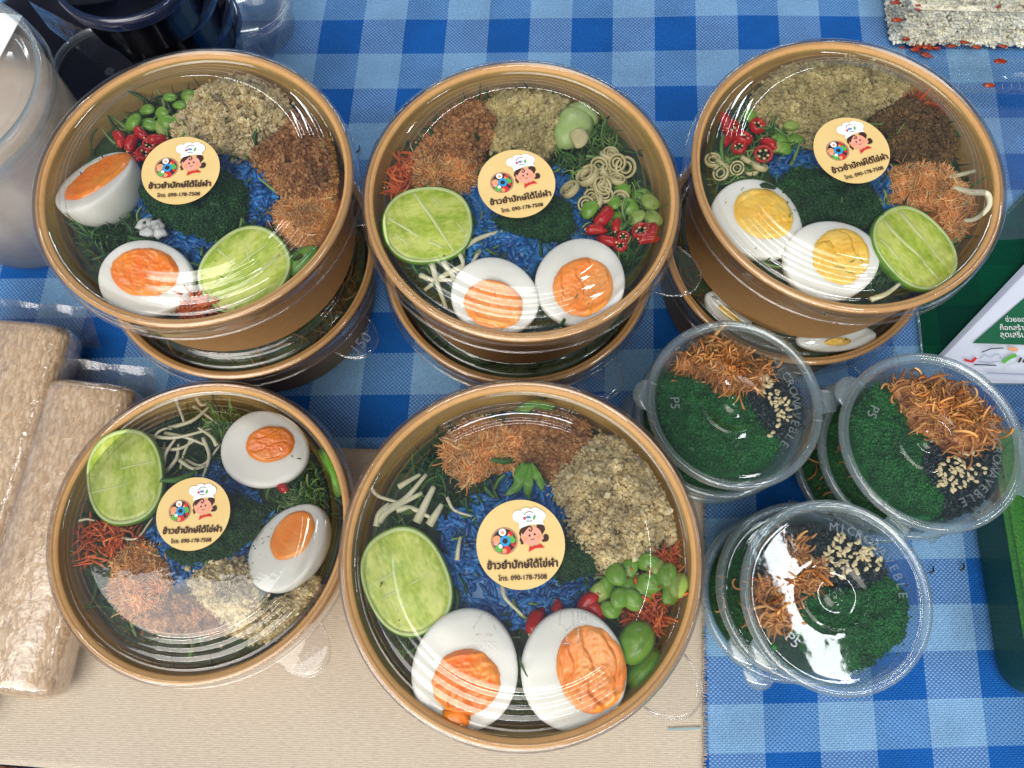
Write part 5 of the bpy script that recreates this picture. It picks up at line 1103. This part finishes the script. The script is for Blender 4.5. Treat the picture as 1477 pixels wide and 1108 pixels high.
b.add([(.276-.33, .355-.37, .0141), (.43-.33, .355-.37, .0141), (.43-.33, .384-.37, .0141), (.276-.33, .384-.37, .0141)], [[0, 1, 2, 3]])
zz = [(.27-.33+.0018*k, .347-.37+.0012*(k % 2), .006+.0015*(k % 2)) for k in range(90)]; b.add(*tube(zz, .0007, None, 5)); b.build('lid_shell', M['box'], r)
b = MB()
for k in range(14): v, f = jitter(ICO2, .2, k); s_ = rs.uniform(.0008, .0022); q = (at(1330+rs.uniform(-12, 26), 70+rs.uniform(-8, 12), .002) if k < 12 else at(rs.uniform(1400, 1470), rs.uniform(75, 125), .018)); b.add(v*np.array([s_*1.9, s_*.9, s_*.25])+q, f.tolist())
tag(b.build('sauce_drops', M['redsauce']), 'red sauce drops spilled between the rice box and the ribbed clamshell', 'sauce', None, 'stuff')
sheet('plastic_sleeve', 'flat clear plastic sleeve right of the back right bowl', 'sleeve', M['film'], quad(at(1395, 165, .002), at(1500, 165, .002), at(1500, 345, .002), at(1395, 355, .002), lambda p, u, v: .004+.003*noise.noise(Vector((p[0]*50, p[1]*50, 2)))), 30, 30, solid_=0)
# green film with a pale edge
o = sheet('green_film', 'translucent green plastic sheet over the cloth right of the back right bowl', 'sheet', M['gfilm'], quad(at(1322, 440, 0), at(1330, 520, 0), at(1520, 520, 0), at(1500, 255, 0), lambda p, u, v: .0016+.001*noise.noise(Vector((p[0]*40, p[1]*40, 2)))), 30, 30)
b = MB(); b.add(*tube([at(1323, 440, .0025), at(1327, 480, .0025), at(1331, 520, .0025)], .0008, None, 6)); b.build('sheet_edge', M['cup_rim'], o)
# leaflet: a small stack of glossy sheets, corner curled
LA, LB, LC, LD = (1352, 520), (1485, 392), (1600, 420), (1500, 560)
def leaf_quad(z, dx): return quad(at(1357-dx, 517, z), at(1428-dx*.6, 553, z), at(1590, 553, z), at(1520-dx*1.6, 348, z), lambda p, u, v: .0035*(1-u)**3*(.3+.7*v)+.0006*noise.noise(Vector((p[0]*20, p[1]*20, 1))))
lf = sheet('leaflet', 'white leaflet with a green panel and Thai writing at the right edge', 'leaflet', M['paper'], leaf_quad(.0075, 0), 30, 30)
for i in range(3):
    s_ = sheet('leaflet_page', None, None, M['paper'], leaf_quad(.006-.0015*i, 3+i*2.5), 24, 24, lf)
def on_leaf(px, py): return at(px, py, .0092)
def flat_on(pts, z): return [at(x, y, z) for x, y in pts]
b = MB(); pp = flat_on([(1403, 495), (1490, 419), (1560, 430), (1560, 500)], .0098); b.add(pp, [[0, 1, 2, 3]]); b.build('green_panel', M['panel_g'], lf, smooth=False)
k = mpp(1450, 480, .01); b = MB()
for s_, (x, y), w in (('ช่วยออก', (1467, 460), 38), ('ก็อกสร้าง', (1462, 472), 44), ('ลุดเสริม', (1461, 484), 40)):
    v, f = fit_text(s_, w=w*k*.9); R = np.array(Matrix.Rotation(.02, 3, 'Z')); b.add(v@R.T+at(x, y, .0101), f)
b.build('leaflet_text', M['st_w'], lf, smooth=False)
b = MB(); c0 = at(1440, 519, .0100)
def ll(pts): return [(at(x, y, .0100)[0], at(x, y, .0100)[1]) for x, y in pts]
for pts, w, m in (([(1417, 508), (1430, 503), (1448, 502)], .0006, 0), ([(1405, 526), (1437, 527)], .0007, 0), ([(1414, 517), (1420, 511), (1428, 516), (1440, 510), (1444, 517)], .0005, 3), ([(1412, 521), (1425, 524), (1442, 521)], .0005, 3), ([(1391, 519), (1402, 522), (1408, 516)], .0016, 1), ([(1446, 523), (1456, 516), (1466, 512)], .0022, 2), ([(1455, 503), (1468, 505)], .002, 4), ([(1469, 523), (1473, 516)], .0012, 0), ([(1475, 523), (1478, 518), (1482, 519), (1480, 524)], .0010, 0), ([(1424, 538), (1500, 541)], .0008, 3)): b.add(*ribbon(ll(pts), w, .0101), m)
b.build('leaflet_logo', [M['st_dk'], M['st_rd'], M['st_gn'], pm('ink_grey_blue', [(.30, .36, .50)], .5), M['st_or']], lf, smooth=False)
# container of packed green granules
r = empty('granule_box', (.30, .03, 0), 'clear rounded box packed with green granules at the right edge', 'box')
b = MB(); v, f = boxshell(.2695-.30, .40-.30, -.029-.03, .105-.03, .001, .046, .0045, .016); b.add(v, f); b.build('box_body', M['box'], r)
b = MB(); v, f = boxshell(.274-.30, .41-.30, -.024-.03, .115-.03, .0465, .051, -.002, .016); b.add(v, f); b.build('lid', M['cup_rim'], r)
b = MB(); v, f = boxshell(.2715-.30, .398-.30, -.027-.03, .103-.03, .002, .041, .0042, .015); b.add(v, f); b.add([(x, y, .0412) for x, y, z in v[24:48]], [list(range(24))]); o = b.build('green_granules', M['wolfblock'], loc=(.30, .03, 0)); fixn(o); tag(o, 'green granules packed in the rounded box at the right edge', 'greens', None, 'stuff')
# specks on the cloth
for (px, py), lab in (((1388, 818), 'small dark leaf scrap on the cloth left of the green box'), ((1344, 822), 'tiny dark speck on the cloth between front cup stack and green box'), ((516, 215), 'brown crumb on the cloth between the back left and back middle bowls')):
    b = MB(); P = [at(px-3, py+5, .0012), at(px+2, py+2, .0022), at(px+2, py-5, .0012)]; b.add(*tube(bez(P, 4), .0007, .0004, 6)); tag(b.build('leaf_scrap', M['seaweed']), lab, 'scrap')
